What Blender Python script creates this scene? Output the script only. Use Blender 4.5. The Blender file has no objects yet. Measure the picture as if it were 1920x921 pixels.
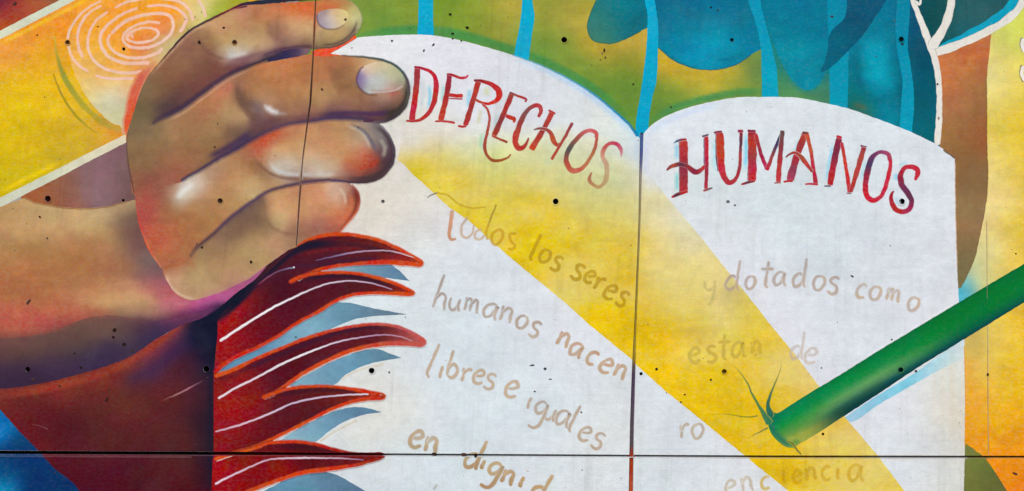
import bpy, bmesh, math, random
import numpy as np
from mathutils import Vector as V
from mathutils.geometry import delaunay_2d_cdt

random.seed(4)
rng = np.random.default_rng(4)
scene = bpy.context.scene
COL = scene.collection

# ------------------------------------------------------------------ camera, sky, sun, exposure
F_PX, PX0, PY0 = 2400.0, 1750.0, 460.5
DIST, CAM_Z, PITCH = 4.8, 1.6, math.radians(10)
cam_d = bpy.data.cameras.new("camera")
cam = bpy.data.objects.new("camera", cam_d); COL.objects.link(cam)
cam_d.sensor_width = 36; cam_d.lens = F_PX / 1920 * 36
cam_d.shift_x = (960 - PX0) / 1920
cam_d.clip_start = 0.05; cam_d.clip_end = 200
cam.location = (0, -DIST, CAM_Z); cam.rotation_euler = (math.pi / 2 + PITCH, 0, 0)
scene.camera = cam

world = bpy.data.worlds.new("World"); scene.world = world; world.use_nodes = True
wn = world.node_tree.nodes; wl = world.node_tree.links
bg = wn["Background"]
sky = wn.new("ShaderNodeTexSky"); sky.sky_type = 'NISHITA'; sky.sun_disc = False
SUN_EL, SUN_AZ = math.radians(48), math.radians(-28)      # azimuth: sun stands in front of the wall, a little to the left
sky.sun_elevation = SUN_EL
sky.sun_rotation = math.pi - SUN_AZ * -1
sky.dust_density = 3.0; sky.air_density = 1.0; sky.ozone_density = 1.0
wl.new(sky.outputs[0], bg.inputs[0]); bg.inputs[1].default_value = 0.12
sun_d = bpy.data.lights.new("sun", 'SUN'); sun_d.energy = 2.6; sun_d.angle = math.radians(6)
sun_d.color = (1.0, 0.965, 0.91)
sun = bpy.data.objects.new("sun", sun_d); COL.objects.link(sun)
sdir = V((math.sin(SUN_AZ) * math.cos(SUN_EL), -math.cos(SUN_AZ) * math.cos(SUN_EL), math.sin(SUN_EL)))
sun.rotation_euler = sdir.to_track_quat('Z', 'Y').to_euler(); sun.location = sdir * 20
scene.view_settings.view_transform = 'Standard'; scene.view_settings.look = 'None'
scene.view_settings.gamma = 1.0; scene.view_settings.exposure = 0.27
KR, KG, KB = 0.895, 0.92, 0.925         # paint albedo against the traced swatches

# ------------------------------------------------------------------ tools
cp, sp = math.cos(PITCH), math.sin(PITCH)
def wall(P):
    """traced photograph pixels -> metres on the wall face (x across, z up)"""
    P = np.asarray(P, float)
    u = (P[:, 0] - PX0) / F_PX; v = -(P[:, 1] - PY0) / F_PX
    t = DIST / (cp - v * sp)
    return np.stack([u * t, CAM_Z + (sp + v * cp) * t], 1)

def lin(c):
    c = np.clip(np.asarray(c, float) / 255.0, 0, 1)
    return np.where(c <= 0.04045, c / 12.92, ((c + 0.055) / 1.055) ** 2.4)

def spline(pts, closed=False, step=4.0):
    """Catmull-Rom through pts; a third value 1 marks a sharp corner"""
    n = len(pts); p = np.array([q[:2] for q in pts], float); cor = [len(q) > 2 for q in pts]
    out = []
    for i in range(n if closed else n - 1):
        a, b = p[i], p[(i + 1) % n]
        L = np.linalg.norm(b - a); m = max(1, int(L / step))
        def tan(k):
            if cor[k % n] or (not closed and k in (0, n - 1)): return None
            return (p[(k + 1) % n] - p[(k - 1) % n]) * 0.5
        ta, tb = tan(i), tan((i + 1) % n if closed else i + 1)
        if ta is None and tb is None: ta = tb = b - a
        elif ta is None: ta = 1.0 * (b - a)
        elif tb is None: tb = 1.0 * (b - a)
        for t_ in (ta, tb):
            l = np.linalg.norm(t_)
            if l > L: t_ *= L / l
        for k in range(m):
            s = k / m
            out.append((2*s**3 - 3*s**2 + 1) * a + (s**3 - 2*s**2 + s) * ta + (-2*s**3 + 3*s**2) * b + (s**3 - s**2) * tb)
    if not closed: out.append(p[-1])
    return np.array(out)

def inside(P, poly):
    x, y = P[:, 0], P[:, 1]; r = np.zeros(len(P), bool)
    X, Y = poly[:, 0], poly[:, 1]; n = len(poly)
    for i in range(n):
        j = i - 1
        if Y[i] == Y[j]: continue
        c = ((Y[i] > y) != (Y[j] > y))
        r ^= c & (x < (X[j] - X[i]) * (y - Y[i]) / (Y[j] - Y[i]) + X[i])
    return r

def pdist(P, L):
    """distance from points to a polyline, and the position 0..1 along it"""
    best = np.full(len(P), 1e9); bt = np.zeros(len(P))
    seg = np.linalg.norm(np.diff(L, axis=0), axis=1); cum = np.concatenate([[0], np.cumsum(seg)])
    for i in range(len(L) - 1):
        a, b = L[i], L[i + 1]; d = b - a; l2 = max(d @ d, 1e-9)
        t = np.clip(((P - a) @ d) / l2, 0, 1)
        q = P - a - t[:, None] * d; e = np.hypot(q[:, 0], q[:, 1])
        m = e < best; best[m] = e[m]; bt[m] = (cum[i] + t[m] * seg[i]) / cum[-1]
    return best, bt

def edge_dist(P, poly):
    return pdist(P, np.vstack([poly, poly[:1]]))[0]

HASH = rng.random((256, 256)) * 2 - 1
def vn(P, sx, sy, seed=0):
    """smooth value noise on the wall, -1..1"""
    x = P[:, 0] / sx + 37.3 * seed + 50; y = P[:, 1] / sy + 11.7 * seed + 50
    i, j = np.floor(x).astype(int), np.floor(y).astype(int); u, v = x - i, y - j
    u = u * u * (3 - 2 * u); v = v * v * (3 - 2 * v)
    h = lambda a, b: HASH[a % 256, b % 256]
    return (h(i, j) * (1 - u) + h(i + 1, j) * u) * (1 - v) + (h(i, j + 1) * (1 - u) + h(i + 1, j + 1) * u) * v

def field(samples, s=14.0, p=1.7, strokes=(), ax=1.0, k=.50, amp=1.0):
    """airbrushed colour: a smooth blend of colour swatches plus soft brush strokes"""
    S = np.array([q[:2] for q in samples], float) * (ax, 1.0); C = np.array([q[2:5] for q in samples], float)
    D = np.sqrt(((S[:, None] - S[None]) ** 2).sum(2)); D.sort(axis=1)
    sg = np.maximum(D[:, 1:5].mean(1) * k, s * .5) if len(S) > 4 else np.full(len(S), s * 1.5)
    def f(P):
        P = np.asarray(P, float); out = np.zeros((len(P), 3))
        for j in range(0, len(P), 20000):
            Q = P[j:j + 20000] * (ax, 1.0)
            d2 = (Q[:, None, 0] - S[None, :, 0]) ** 2 + (Q[:, None, 1] - S[None, :, 1]) ** 2
            w = np.exp(-d2 / (2 * sg ** 2)[None]) + 1e-3 * (sg[None] ** 2 / (d2 + sg[None] ** 2)) ** 2
            out[j:j + 20000] = (w @ C) / w.sum(1)[:, None]
        out = paint(P, out, strokes)
        # uneven coats left by brush and roller, each with its own drift of tint
        n = amp * (.030 * vn(P, 70, 38, 1) + .026 * vn(P, 26, 12, 2) + .020 * vn(P, 10, 9, 3))
        t = np.stack([vn(P, 48, 30, 4), vn(P, 40, 34, 5), vn(P, 44, 28, 6)], 1)
        return np.clip(out * (1 + n[:, None]) + t * 2.4 * amp, 0, 250)
    return f

def paint(P, out, strokes):
    for st in strokes:
        pts, w0, w1, soft, rgb, op = st[:6]
        L = spline(pts, False, 8.0)
        m = max(w0, w1) + soft
        bb = (P[:, 0] > L[:, 0].min() - m) & (P[:, 0] < L[:, 0].max() + m) & (P[:, 1] > L[:, 1].min() - m) & (P[:, 1] < L[:, 1].max() + m)
        if not bb.any(): continue
        d, t = pdist(P[bb], L)
        hw = (w0 + (w1 - w0) * t) / 2
        a = np.clip(1 - (d - hw + soft * .35) / soft, 0, 1); a = a * a * (3 - 2 * a) * op
        e = np.clip(np.minimum(t, 1 - t) / .16, 0, 1); a = a * (.12 + .88 * e)
        if len(st) > 6:                      # fades out towards the ends: (start, end) opacity factors
            a = a * (st[6][0] + (st[6][1] - st[6][0]) * t)
        out[bb] = out[bb] * (1 - a[:, None]) + np.array(rgb, float) * a[:, None]
    return out

# joints, seams and tie holes that every coat of paint is interrupted by
def strip(line, w):
    L = np.array(line, float); w = np.broadcast_to(np.array(w, float), (len(L),))
    d = np.gradient(L, axis=0); n = np.stack([-d[:, 1], d[:, 0]], 1); n /= np.linalg.norm(n, axis=1)[:, None]
    return np.vstack([L + n * w[:, None] / 2, (L - n * w[:, None] / 2)[::-1]])
H_JOINT = [(-1500, 841), (0, 849), (480, 851.5), (725, 853), (1180, 855.5), (1440, 857), (1920, 857.5), (3000, 858)]
H_W = [8.5, 8.5, 8.0, 5.6, 5.4, 5.8, 5.8, 5.8]
V_JOINT = [(1203.5, 249), (1201, 330), (1199, 420), (1195, 520), (1191, 620), (1188, 700), (1185, 800), (1183, 921), (1176, 1200)]
V_W = [7.5, 5.2, 4.0, 4.0, 4.6, 7.4, 8.0, 8.4, 8.4]
S_JOINT = [(604, -300), (592, 0), (588, 92), (582, 192), (576, 236), (567, 303), (559, 411), (556, 462)]
S_W = [3.2, 2.6, 3.0, 3.8, 2.8, 2.8, 3.0, 2.6]
R_SEAM = [(1850, 415), (1851, 560)]
R_SEAM2 = [(1852, 612), (1853, 852)]
CUTS = [strip(H_JOINT, H_W), strip(V_JOINT, V_W), strip(S_JOINT, S_W), strip(R_SEAM, 1.0), strip(R_SEAM2, 1.2)]
HOLES = [  # x, y, radius, bottom colour, depth (m)
 (1058, 75, 5.6, (14, 13, 12), .035), (1042, 378, 5.6, (22, 15, 10), .035), (697, 695, 5.6, (18, 18, 20), .035), (1691, 378, 5.6, (40, 40, 48), .03),
 (387, 692, 6.0, (14, 12, 18), .03), (52, 693, 5.0, (44, 24, 36), .012), (127, 80, 4.6, (130, 92, 52), .005), (440, 80, 4.6, (140, 106, 66), .005),
 (90, 373, 6.0, (84, 36, 30), .012), (413, 377, 4.8, (110, 78, 54), .006), (1690, 74, 4.8, (20, 76, 90), .008), (1689, 694, 5.0, (14, 60, 70), .008),
 (1358, 697, 4.6, (150, 116, 40), .006), (1372, 75, 3.6, (6, 84, 110), .005), (735, 77, 2.2, (150, 154, 158), .006), (718, 378, 3.4, (170, 166, 160), .005),
 (1365, 379, 3.6, (190, 196, 200), .0045), (1022, 692, 3.0, (160, 164, 168), .005), (231, 376, 3.0, (60, 32, 30), .012), (1202, 701, 3.2, (28, 34, 48), .012),
 (232, 92, 3.2, (62, 36, 26), .012), (1543, 814, 2.6, (150, 110, 50), .01)]
def circle(x, y, r, n=14): return np.array([(x + r * math.cos(2 * math.pi * k / n), y + r * math.sin(2 * math.pi * k / n)) for k in range(n)])
HOLE_P = [circle(h[0], h[1], h[2]) for h in HOLES]

LIFT = 0.00005
LAYERS = []          # every coat of paint, so that soft strokes can blend into what lies under them
def below(level):
    def f(P):
        P = np.asarray(P, float); out = np.tile(np.array([200., 200, 196]), (len(P), 1)); todo = np.ones(len(P), bool)
        for lv, poly, fn in sorted(LAYERS, key=lambda q: -q[0]):
            if lv >= level or not todo.any(): continue
            a, b = poly.min(0), poly.max(0)
            bb = todo & (P[:, 0] >= a[0]) & (P[:, 0] <= b[0]) & (P[:, 1] >= a[1]) & (P[:, 1] <= b[1])
            if not bb.any(): continue
            ix = np.where(bb)[0]; ix = ix[inside(P[ix], poly)]
            if len(ix): out[ix] = fn(P[ix]); todo[ix] = False
        return out
    return f

def triangulate(poly, grid, holes=True, cuts=True, fuzz=0.0):
    x0, y0 = poly.min(0); x1, y1 = poly.max(0)
    cutters = []
    for c in (CUTS if cuts else []) + (HOLE_P if holes else []):
        a, b = c.min(0), c.max(0)
        if a[0] < x1 and b[0] > x0 and a[1] < y1 and b[1] > y0: cutters.append(c)
    parts = [poly] + cutters
    pts, edges, n = [], [], 0
    for q in parts:
        m = len(q); pts.append(q); edges += [(n + i, n + (i + 1) % m) for i in range(m)]; n += m
    if grid:
        gx, gy = np.meshgrid(np.arange(x0 + grid / 2, x1, grid), np.arange(y0 + grid / 2, y1, grid * .87))
        gx = gx + (np.arange(gx.shape[0])[:, None] % 2) * grid / 2
        G = np.stack([gx.ravel(), gy.ravel()], 1); G += (rng.random(G.shape) - .5) * grid * .2
        G = G[inside(G, poly)]
        G = G[edge_dist(G, poly) > grid * .45]
        for c in cutters:
            a, b = c.min(0) - grid * .5, c.max(0) + grid * .5
            nb = (G[:, 0] > a[0]) & (G[:, 0] < b[0]) & (G[:, 1] > a[1]) & (G[:, 1] < b[1])
            bad = np.zeros(len(G), bool); Q = G[nb]
            if len(Q): bad[nb] = inside(Q, c) | (edge_dist(Q, c) < grid * .3)
            G = G[~bad]
        pts.append(G)
    P = np.vstack(pts)
    vs, _, fs, _, _, _ = delaunay_2d_cdt([V(p) for p in P], edges, [], 0, 1e-5)
    vs = np.array([(v.x, v.y) for v in vs]); fs = np.array([f for f in fs if len(f) == 3])
    c = vs[fs].mean(1); keep = inside(c, poly)
    for q in cutters: keep &= ~inside(c, q)
    fs = fs[keep]
    used = np.unique(fs); mp = np.full(len(vs), -1); mp[used] = np.arange(len(used))
    return vs[used], mp[fs]

def make_mesh(name, co, faces, colors, mat, parent, label=None, kind=None):
    me = bpy.data.meshes.new(name)
    me.from_pydata([tuple(c) for c in co], [], [tuple(int(i) for i in f) for f in faces])
    at = me.color_attributes.new("paint", 'FLOAT_COLOR', 'POINT')
    buf = np.ones((len(co), 4), np.float32); buf[:, :3] = lin(colors) * (KR, KG, KB)
    at.data.foreach_set("color", buf.ravel())
    me.materials.append(mat)
    o = bpy.data.objects.new(name, me); COL.objects.link(o)
    if parent: o.parent = parent
    if label: o["label"] = label
    if kind: o["kind"] = kind
    return o

def orient(co, faces):
    """front side towards the viewer (-y)"""
    a, b, c = co[faces[:, 0]], co[faces[:, 1]], co[faces[:, 2]]
    ny = np.cross(b - a, c - a)[:, 1]
    faces = faces.copy(); m = ny > 0; faces[m] = faces[m][:, ::-1]
    return faces

def wobble(P, amp=.5):
    """the unsteady edge of a hand-painted shape"""
    x, y = P[:, 0], P[:, 1]
    a = np.sin(x * .31 + 1.7 * np.sin(y * .113)) + .7 * np.sin(y * .43 + x * .17 + 2) + .5 * np.sin(x * .83 - y * .61)
    b = np.sin(y * .29 + 1.5 * np.sin(x * .127) + 1) + .7 * np.sin(x * .39 - y * .21) + .5 * np.sin(y * .91 + x * .53)
    return P + amp * .45 * np.stack([a, b], 1)

def sheet(name, pts, color, level, parent, grid=4.0, label=None, smooth=True, mat=None, closed_step=3.0):
    poly = wobble(spline(pts, True, closed_step)) if smooth else wobble(spline([(q[0], q[1], 1) for q in pts], True, 4.0))
    LAYERS.append((level, poly, color))
    vs, fs = triangulate(poly, grid)
    W = wall(vs); co = np.stack([W[:, 0], np.full(len(W), -LIFT * level), W[:, 1]], 1)
    return make_mesh(name, co, orient(co, fs), color(vs), mat or M_PAINT, parent, label)

def flat(c): return lambda P: np.tile(np.array(c, float), (len(P), 1))

def ribbons(name, strokes, level, parent, under=None, label=None, mat=None):
    """brush strokes of paint: (points, width start, width end, colour(s), opacity, soft edge)"""
    if name != "letter" and len(strokes) > 1:
        return [ribbons(name, [s_], level + i * .05, parent, under, label, mat) for i, s_ in enumerate(strokes)]
    if under is None: under = below(level)
    CO, FA, CC, n0 = [], [], [], 0
    for si, st in enumerate(strokes):
        pts, w0, w1, ink = st[:4]; op = st[4] if len(st) > 4 else 1.0; soft = st[5] if len(st) > 5 else 0.9
        closed = len(st) > 6 and st[6]
        L = wobble(spline(pts, False, 2.0))
        if len(L) < 2: continue
        seg = np.linalg.norm(np.diff(L, axis=0), axis=1); t = np.concatenate([[0], np.cumsum(seg)]); t /= max(t[-1], 1e-6)
        d = np.gradient(L, axis=0); nn = np.stack([-d[:, 1], d[:, 0]], 1); nn /= np.maximum(np.linalg.norm(nn, axis=1), 1e-9)[:, None]
        if isinstance(w0, (list, tuple)): hw = np.interp(t, np.linspace(0, 1, len(w0)), w0) / 2
        else: hw = (w0 + (w1 - w0) * t) / 2
        hw = hw * (1 + .05 * np.sin(L[:, 0] * .17 + si) + .05 * np.sin(L[:, 1] * .23 + 2 * si) + .03 * np.sin(t * 23 + 2 * si))
        s_ = np.concatenate([[0], np.cumsum(seg)]); e_ = np.minimum(s_, s_[-1] - s_); q_ = np.clip(e_ / np.maximum(hw * (.55 if name == 'letter' else 1), .5), 0, 1)
        hw = hw * np.sqrt(np.maximum(1 - (1 - q_) ** 2, .45 if name == 'letter' else .02))
        rows = [L + nn * (hw + soft * .5)[:, None], L + nn * np.maximum(hw - soft * .5, .05)[:, None],
                L - nn * np.maximum(hw - soft * .5, .05)[:, None], L - nn * (hw + soft * .5)[:, None]]
        if isinstance(ink[0], (list, tuple)):
            K = np.array(ink, float); tt = np.linspace(0, 1, len(K)); base = np.stack([np.interp(t, tt, K[:, j]) for j in range(3)], 1)
        else: base = np.tile(np.array(ink, float), (len(L), 1))
        if name == 'crease_line': lu = base.mean(1, keepdims=True); base = lu * .98 + (base - lu) * .62 + np.array([4., -1, 0])
        if isinstance(op, (list, tuple)): opv = np.interp(t, np.linspace(0, 1, len(op)), op)[:, None]
        else: opv = np.full((len(L), 1), float(op))
        m = len(L)
        for k, r in enumerate(rows):
            if under is not None:
                u = under(r); a = opv * ((.5 if name == 'letter' and base[0, 0] > base[0, 2] * 1.9 else .12) if k in (0, 3) else 1.0); c = u * (1 - a) + base * a
            else: c = base
            W = wall(r); y = -LIFT * level - si * 8e-6 - np.arange(m) * 1e-7
            CO.append(np.stack([W[:, 0], y, W[:, 1]], 1)); CC.append(c)
        for k in range(3):
            for i in range(m - 1):
                a = n0 + k * m + i; b = n0 + (k + 1) * m + i
                cx = (rows[k][i] + rows[k + 1][i + 1]) / 2
                FA.append((a, a + 1, b + 1)); FA.append((a, b + 1, b))
        n0 += 4 * m
    co = np.vstack(CO); fa = np.array(FA); cc = np.vstack(CC)
    # interrupt the stroke where a joint or hole crosses it
    P = np.vstack([r for r in [unwall(co)]]); cen = P[fa].mean(1); keep = np.ones(len(fa), bool)
    cross = []; x0, y0 = P.min(0); x1, y1 = P.max(0)
    for J, JW in ((H_JOINT, H_W), (V_JOINT, V_W), (S_JOINT, S_W)):
        for i in range(len(J) - 1):
            (ax, ay), (bx, by) = J[i], J[i + 1]
            if J is H_JOINT:
                cx, y = (x0 + x1) / 2, ay + (by - ay) * ((x0 + x1) / 2 - ax) / (bx - ax)
                if ax <= cx < bx and y0 < y < y1: cross.append((J[i], J[i + 1], JW[i]))
            else:
                cy = (y0 + y1) / 2; x = ax + (bx - ax) * (cy - ay) / (by - ay)
                if ay <= cy < by and x0 < x < x1 and (y1 - y0) < 90: cross.append((J[i], J[i + 1], JW[i]))
    for c in ([] if cross else CUTS[:3]) + HOLE_P:
        a, b = c.min(0), c.max(0)
        bb = (cen[:, 0] > a[0]) & (cen[:, 0] < b[0]) & (cen[:, 1] > a[1]) & (cen[:, 1] < b[1])
        if bb.any():
            ins = np.zeros(len(cen), bool); ins[bb] = inside(cen[bb], c); keep &= ~ins
    fa = fa[keep]
    o = make_mesh(name, co, orient(co, fa), cc, mat or M_PAINT, parent, label)
    if cross: slit(o, cross)
    return o

def slit(o, cross):
    """cut a brush stroke cleanly along both lips of the joints it crosses"""
    bm = bmesh.new(); bm.from_mesh(o.data)
    for a, b, w in cross:
        A, B = wall([a])[0], wall([b])[0]; d = (B - A) / np.linalg.norm(B - A); n = np.array([-d[1], d[0]])
        hw = w / 2 * .00202
        for s in (-1, 1):
            p = A + n * hw * s
            bmesh.ops.bisect_plane(bm, geom=bm.verts[:] + bm.edges[:] + bm.faces[:], plane_co=(p[0], 0, p[1]), plane_no=(n[0], 0, n[1]), dist=1e-6)
        kill = [f for f in bm.faces if abs((f.calc_center_median().x - A[0]) * n[0] + (f.calc_center_median().z - A[1]) * n[1]) < hw]
        bmesh.ops.delete(bm, geom=kill, context='FACES')
    bm.to_mesh(o.data); bm.free()

def unwall(co):
    dx = co[:, 0]; dz = co[:, 2] - CAM_Z; dy = DIST
    q = dy * cp + dz * sp; v = (dz * cp - dy * sp) / q; u = dx / q
    return np.stack([u * F_PX + PX0, PY0 - v * F_PX], 1)

# ------------------------------------------------------------------ materials
def node_mat(name, use_attr=True, base=(.5, .5, .5), rough=.78, vary=1.0, bump=1.0):
    m = bpy.data.materials.new(name); m.use_nodes = True
    N, L = m.node_tree.nodes, m.node_tree.links
    bs = N["Principled BSDF"]; bs.inputs["Specular IOR Level"].default_value = 0.05
    geo = N.new("ShaderNodeNewGeometry")
    def mapping(scale):
        mp = N.new("ShaderNodeMapping"); mp.inputs["Scale"].default_value = scale
        L.new(geo.outputs["Position"], mp.inputs["Vector"]); return mp.outputs[0]
    def noise(scale, detail=4, rgh=.55, sc=1.0, dist=0.0):
        n = N.new("ShaderNodeTexNoise"); n.inputs["Scale"].default_value = sc; n.inputs["Detail"].default_value = detail
        n.inputs["Roughness"].default_value = rgh; n.inputs["Distortion"].default_value = dist
        L.new(mapping(scale), n.inputs["Vector"]); return n
    def mrange(sock, a, b, c, d):
        r = N.new("ShaderNodeMapRange"); r.inputs[1].default_value = a; r.inputs[2].default_value = b
        r.inputs[3].default_value = c; r.inputs[4].default_value = d; L.new(sock, r.inputs[0]); return r.outputs[0]
    def mix(kind, fac, a, b):
        x = N.new("ShaderNodeMix"); x.data_type = 'RGBA'; x.blend_type = kind
        if hasattr(fac, "links"): L.new(fac, x.inputs[0])
        else: x.inputs[0].default_value = fac
        for s, v in ((6, a), (7, b)):
            if hasattr(v, "links"): L.new(v, x.inputs[s])
            else: x.inputs[s].default_value = (*v, 1)
        return x.outputs[2]
    def mul(a, b):
        x = N.new("ShaderNodeMath"); x.operation = 'MULTIPLY'
        for s, v in ((0, a), (1, b)):
            if hasattr(v, "links"): L.new(v, x.inputs[s])
            else: x.inputs[s].default_value = v
        return x.outputs[0]
    def add(a, b):
        x = N.new("ShaderNodeMath"); x.operation = 'ADD'
        for s, v in ((0, a), (1, b)):
            if hasattr(v, "links"): L.new(v, x.inputs[s])
            else: x.inputs[s].default_value = v
        return x.outputs[0]
    if use_attr:
        at = N.new("ShaderNodeAttribute"); at.attribute_name = "paint"; c = at.outputs["Color"]
    else:
        rgb = N.new("ShaderNodeRGB"); rgb.outputs[0].default_value = (*base, 1); c = rgb.outputs[0]
    # patchy coats of paint, long horizontal and vertical roller marks, fine grit
    patch = noise((1, 1, 1), 6, .62, 7.0, .6)
    streak = noise((5, 1, 70), 5, .6, 1.0, .3)
    vstreak = noise((55, 1, 4), 4, .6, 1.0, .2)
    mott = noise((1, 1, 1), 5, .7, 38.0)
    grit = noise((1, 1, 1), 3, .8, 150.0)
    v = add(add(mul(mrange(patch.outputs[0], .3, .7, -1, 1), .06 * vary), mul(mrange(streak.outputs[0], .3, .7, -1, 1), .018 * vary)),
            add(mul(mrange(vstreak.outputs[0], .3, .7, -1, 1), .006 * vary),
                add(mul(mrange(mott.outputs[0], .3, .7, -1, 1), .06 * vary), mul(mrange(grit.outputs[0], .25, .75, -1, 1), .035 * vary))))
    v = add(v, 1.0)
    comb = N.new("ShaderNodeCombineXYZ")
    for i in range(3): L.new(v, comb.inputs[i])
    c = mix('MULTIPLY', 1.0, c, comb.outputs[0])
    # slight drift of hue inside each colour, as hand-mixed paint has
    hn = noise((1, 1, 1), 4, .7, 16.0, .8)
    hn2 = noise((1, 1, 1.6), 4, .75, 60.0, .3)
    hs = N.new("ShaderNodeHueSaturation"); L.new(c, hs.inputs["Color"])
    L.new(add(mul(mrange(hn.outputs[0], .3, .7, -.010, .010), vary), .5), hs.inputs["Hue"])
    L.new(add(mul(mrange(hn2.outputs[0], .3, .7, -.10, .10), vary), 1.02), hs.inputs["Saturation"])
    c = hs.outputs[0]
    tint = mix('MIX', mrange(hn2.outputs["Color"], 0, 1, 0, 1), (1, 1, 1), (1, 1, 1))
    sv = N.new("ShaderNodeVectorMath"); sv.operation = 'SUBTRACT'; L.new(hn2.outputs["Color"], sv.inputs[0]); sv.inputs[1].default_value = (.5, .5, .5)
    sc_ = N.new("ShaderNodeVectorMath"); sc_.operation = 'SCALE'; L.new(sv.outputs[0], sc_.inputs[0]); sc_.inputs[3].default_value = .16 * vary
    ad = N.new("ShaderNodeVectorMath"); ad.operation = 'ADD'; L.new(sc_.outputs[0], ad.inputs[0]); ad.inputs[1].default_value = (1, 1, 1)
    c = mix('MULTIPLY', 1.0, c, ad.outputs[0])
    # rain grime hanging in faint uneven runs, dust blooms and small flaked chips
    run = noise((34, 1, 1.6), 5, .65, 1.0, .5); bloom = noise((1, 1, 1), 5, .6, 2.6, .8); fl = noise((1, 1, 1.3), 6, .75, 30.0, .6)
    gr = mul(mrange(run.outputs[0], .5, .72, 0, 1), mrange(bloom.outputs[0], .42, .62, 0, .30))
    c = mix('MULTIPLY', mul(gr, vary), c, (.52, .50, .46))
    c = mix('MIX', mul(mrange(bloom.outputs[0], .56, .75, 0, .03), vary), c, (.42, .40, .36))
    chip = mul(mrange(fl.outputs[0], .70, .73, 0, .55), mrange(bloom.outputs["Fac"], .45, .6, 0.15, 1))
    c = mix('MIX', mul(chip, vary * .55), c, (.50, .46, .42))
    fl2 = noise((1.6, 1, 1), 6, .75, 34.0, .9)
    chip2 = mrange(fl2.outputs[0], .705, .735, 0, .5)
    c = mix('MULTIPLY', mul(chip2, vary), c, (.42, .38, .34))
    # grime specks and thin worn scratches
    vo = N.new("ShaderNodeTexVoronoi"); vo.inputs["Scale"].default_value = 26; L.new(mapping((1, 1, 1)), vo.inputs["Vector"])
    sel = noise((1, 1, 1), 2, .5, 5.0)
    speck = mul(mrange(vo.outputs["Distance"], .03, .07, 1, 0), mrange(sel.outputs[0], .52, .62, 0, .6))
    scr = noise((9, 1, 160), 3, .6, 1.0, 1.2)
    scm = mul(mrange(scr.outputs[0], .69, .76, 0, .35), mrange(patch.outputs[0], .45, .6, 0, 1))
    c = mix('MULTIPLY', mul(scm, vary), c, (.55, .53, .5))
    c = mix('MIX', mul(speck, vary * .8), c, (.05, .035, .03))
    L.new(c, bs.inputs["Base Color"])
    L.new(mrange(patch.outputs[0], .3, .7, rough - .08, rough + .1), bs.inputs["Roughness"])
    # concrete relief through the paint
    relief = noise((1, 1, 1), 6, .65, 22.0)
    board = noise((3, 1, 45), 3, .5, 1.0)
    h = add(add(mul(relief.outputs[0], .9), mul(board.outputs[0], .2)), add(mul(grit.outputs[0], .45), mul(speck, -.8)))
    bm = N.new("ShaderNodeBump"); bm.inputs["Strength"].default_value = .46 * bump; bm.inputs["Distance"].default_value = .004
    L.new(h, bm.inputs["Height"]); L.new(bm.outputs[0], bs.inputs["Normal"])
    return m
M_PAINT = node_mat("mural_paint")
M_CONC = node_mat("raw_concrete", False, (.33, .32, .30), .9, 1.6, 1.6)
M_DARK = node_mat("grimy_shaded_joint", True, rough=.9, vary=1.3, bump=1.2)

# ------------------------------------------------------------------ the wall itself
root = bpy.data.objects.new("mural_wall", None); COL.objects.link(root)
root["label"] = "painted concrete wall with mural of a hand, an open book and a green pencil"
root["category"] = "wall"; root["kind"] = "thing"
TH = 0.16
def yat(line, x): L = np.array(line); return np.interp(x, L[:, 0], L[:, 1])
def xat(line, y):
    L = np.array(line); return np.interp(y, L[:, 1], L[:, 0])
XL, XR, YT, YB = -900, 2750, -560, 1215
S_FULL = S_JOINT + [(551, 520), (545, 640), (535, 853), (520, 1215)]
V_FULL = [(1213, -560), (1206, 100)] + V_JOINT
R_FULL = [(1849, -560), (1850, 415), (1853, 853), (1856, 1215)]
def side(line, full, sgn, y0, y1, w):
    ys = np.linspace(y0, y1, 14); return [(xat(full, y) + sgn * w, y) for y in ys]
def panel(lx, rx, top, lw, rw):
    """outline between two upright joints, above or below the level one"""
    y0, y1 = (YT, None) if top else (None, YB)
    ph = 3.4
    def lineX(full, sgn, w, y):
        if full is None: return None
        if full is V_FULL and y > 249: w = np.interp(y, [q[1] for q in V_JOINT], V_W) / 2
        if full is S_FULL and y < 462: w = np.interp(y, [q[1] for q in S_JOINT], S_W) / 2
        return xat(full, y) + sgn * w
    ya = YT if top else 853 + ph; yb = 853 - ph if top else YB
    ys = np.linspace(ya, yb, 16)
    pts = []
    L = [(lineX(lx, 1, lw, y) if lx is not None else XL, y) for y in ys]
    R = [(lineX(rx, -1, rw, y) if rx is not None else XR, y) for y in ys]
    # the level joint is not exactly straight in the picture
    def fix(q):
        x, y = q
        hw = np.interp(x, [q[0] for q in H_JOINT], H_W) / 2
        if top and abs(y - yb) < 1e-6: y = yat(H_JOINT, x) - hw
        if not top and abs(y - ya) < 1e-6: y = yat(H_JOINT, x) + hw
        return (x, y)
    L = [fix(q) for q in L]; R = [fix(q) for q in R]
    return np.array(L + R[::-1])
panels = []
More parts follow.
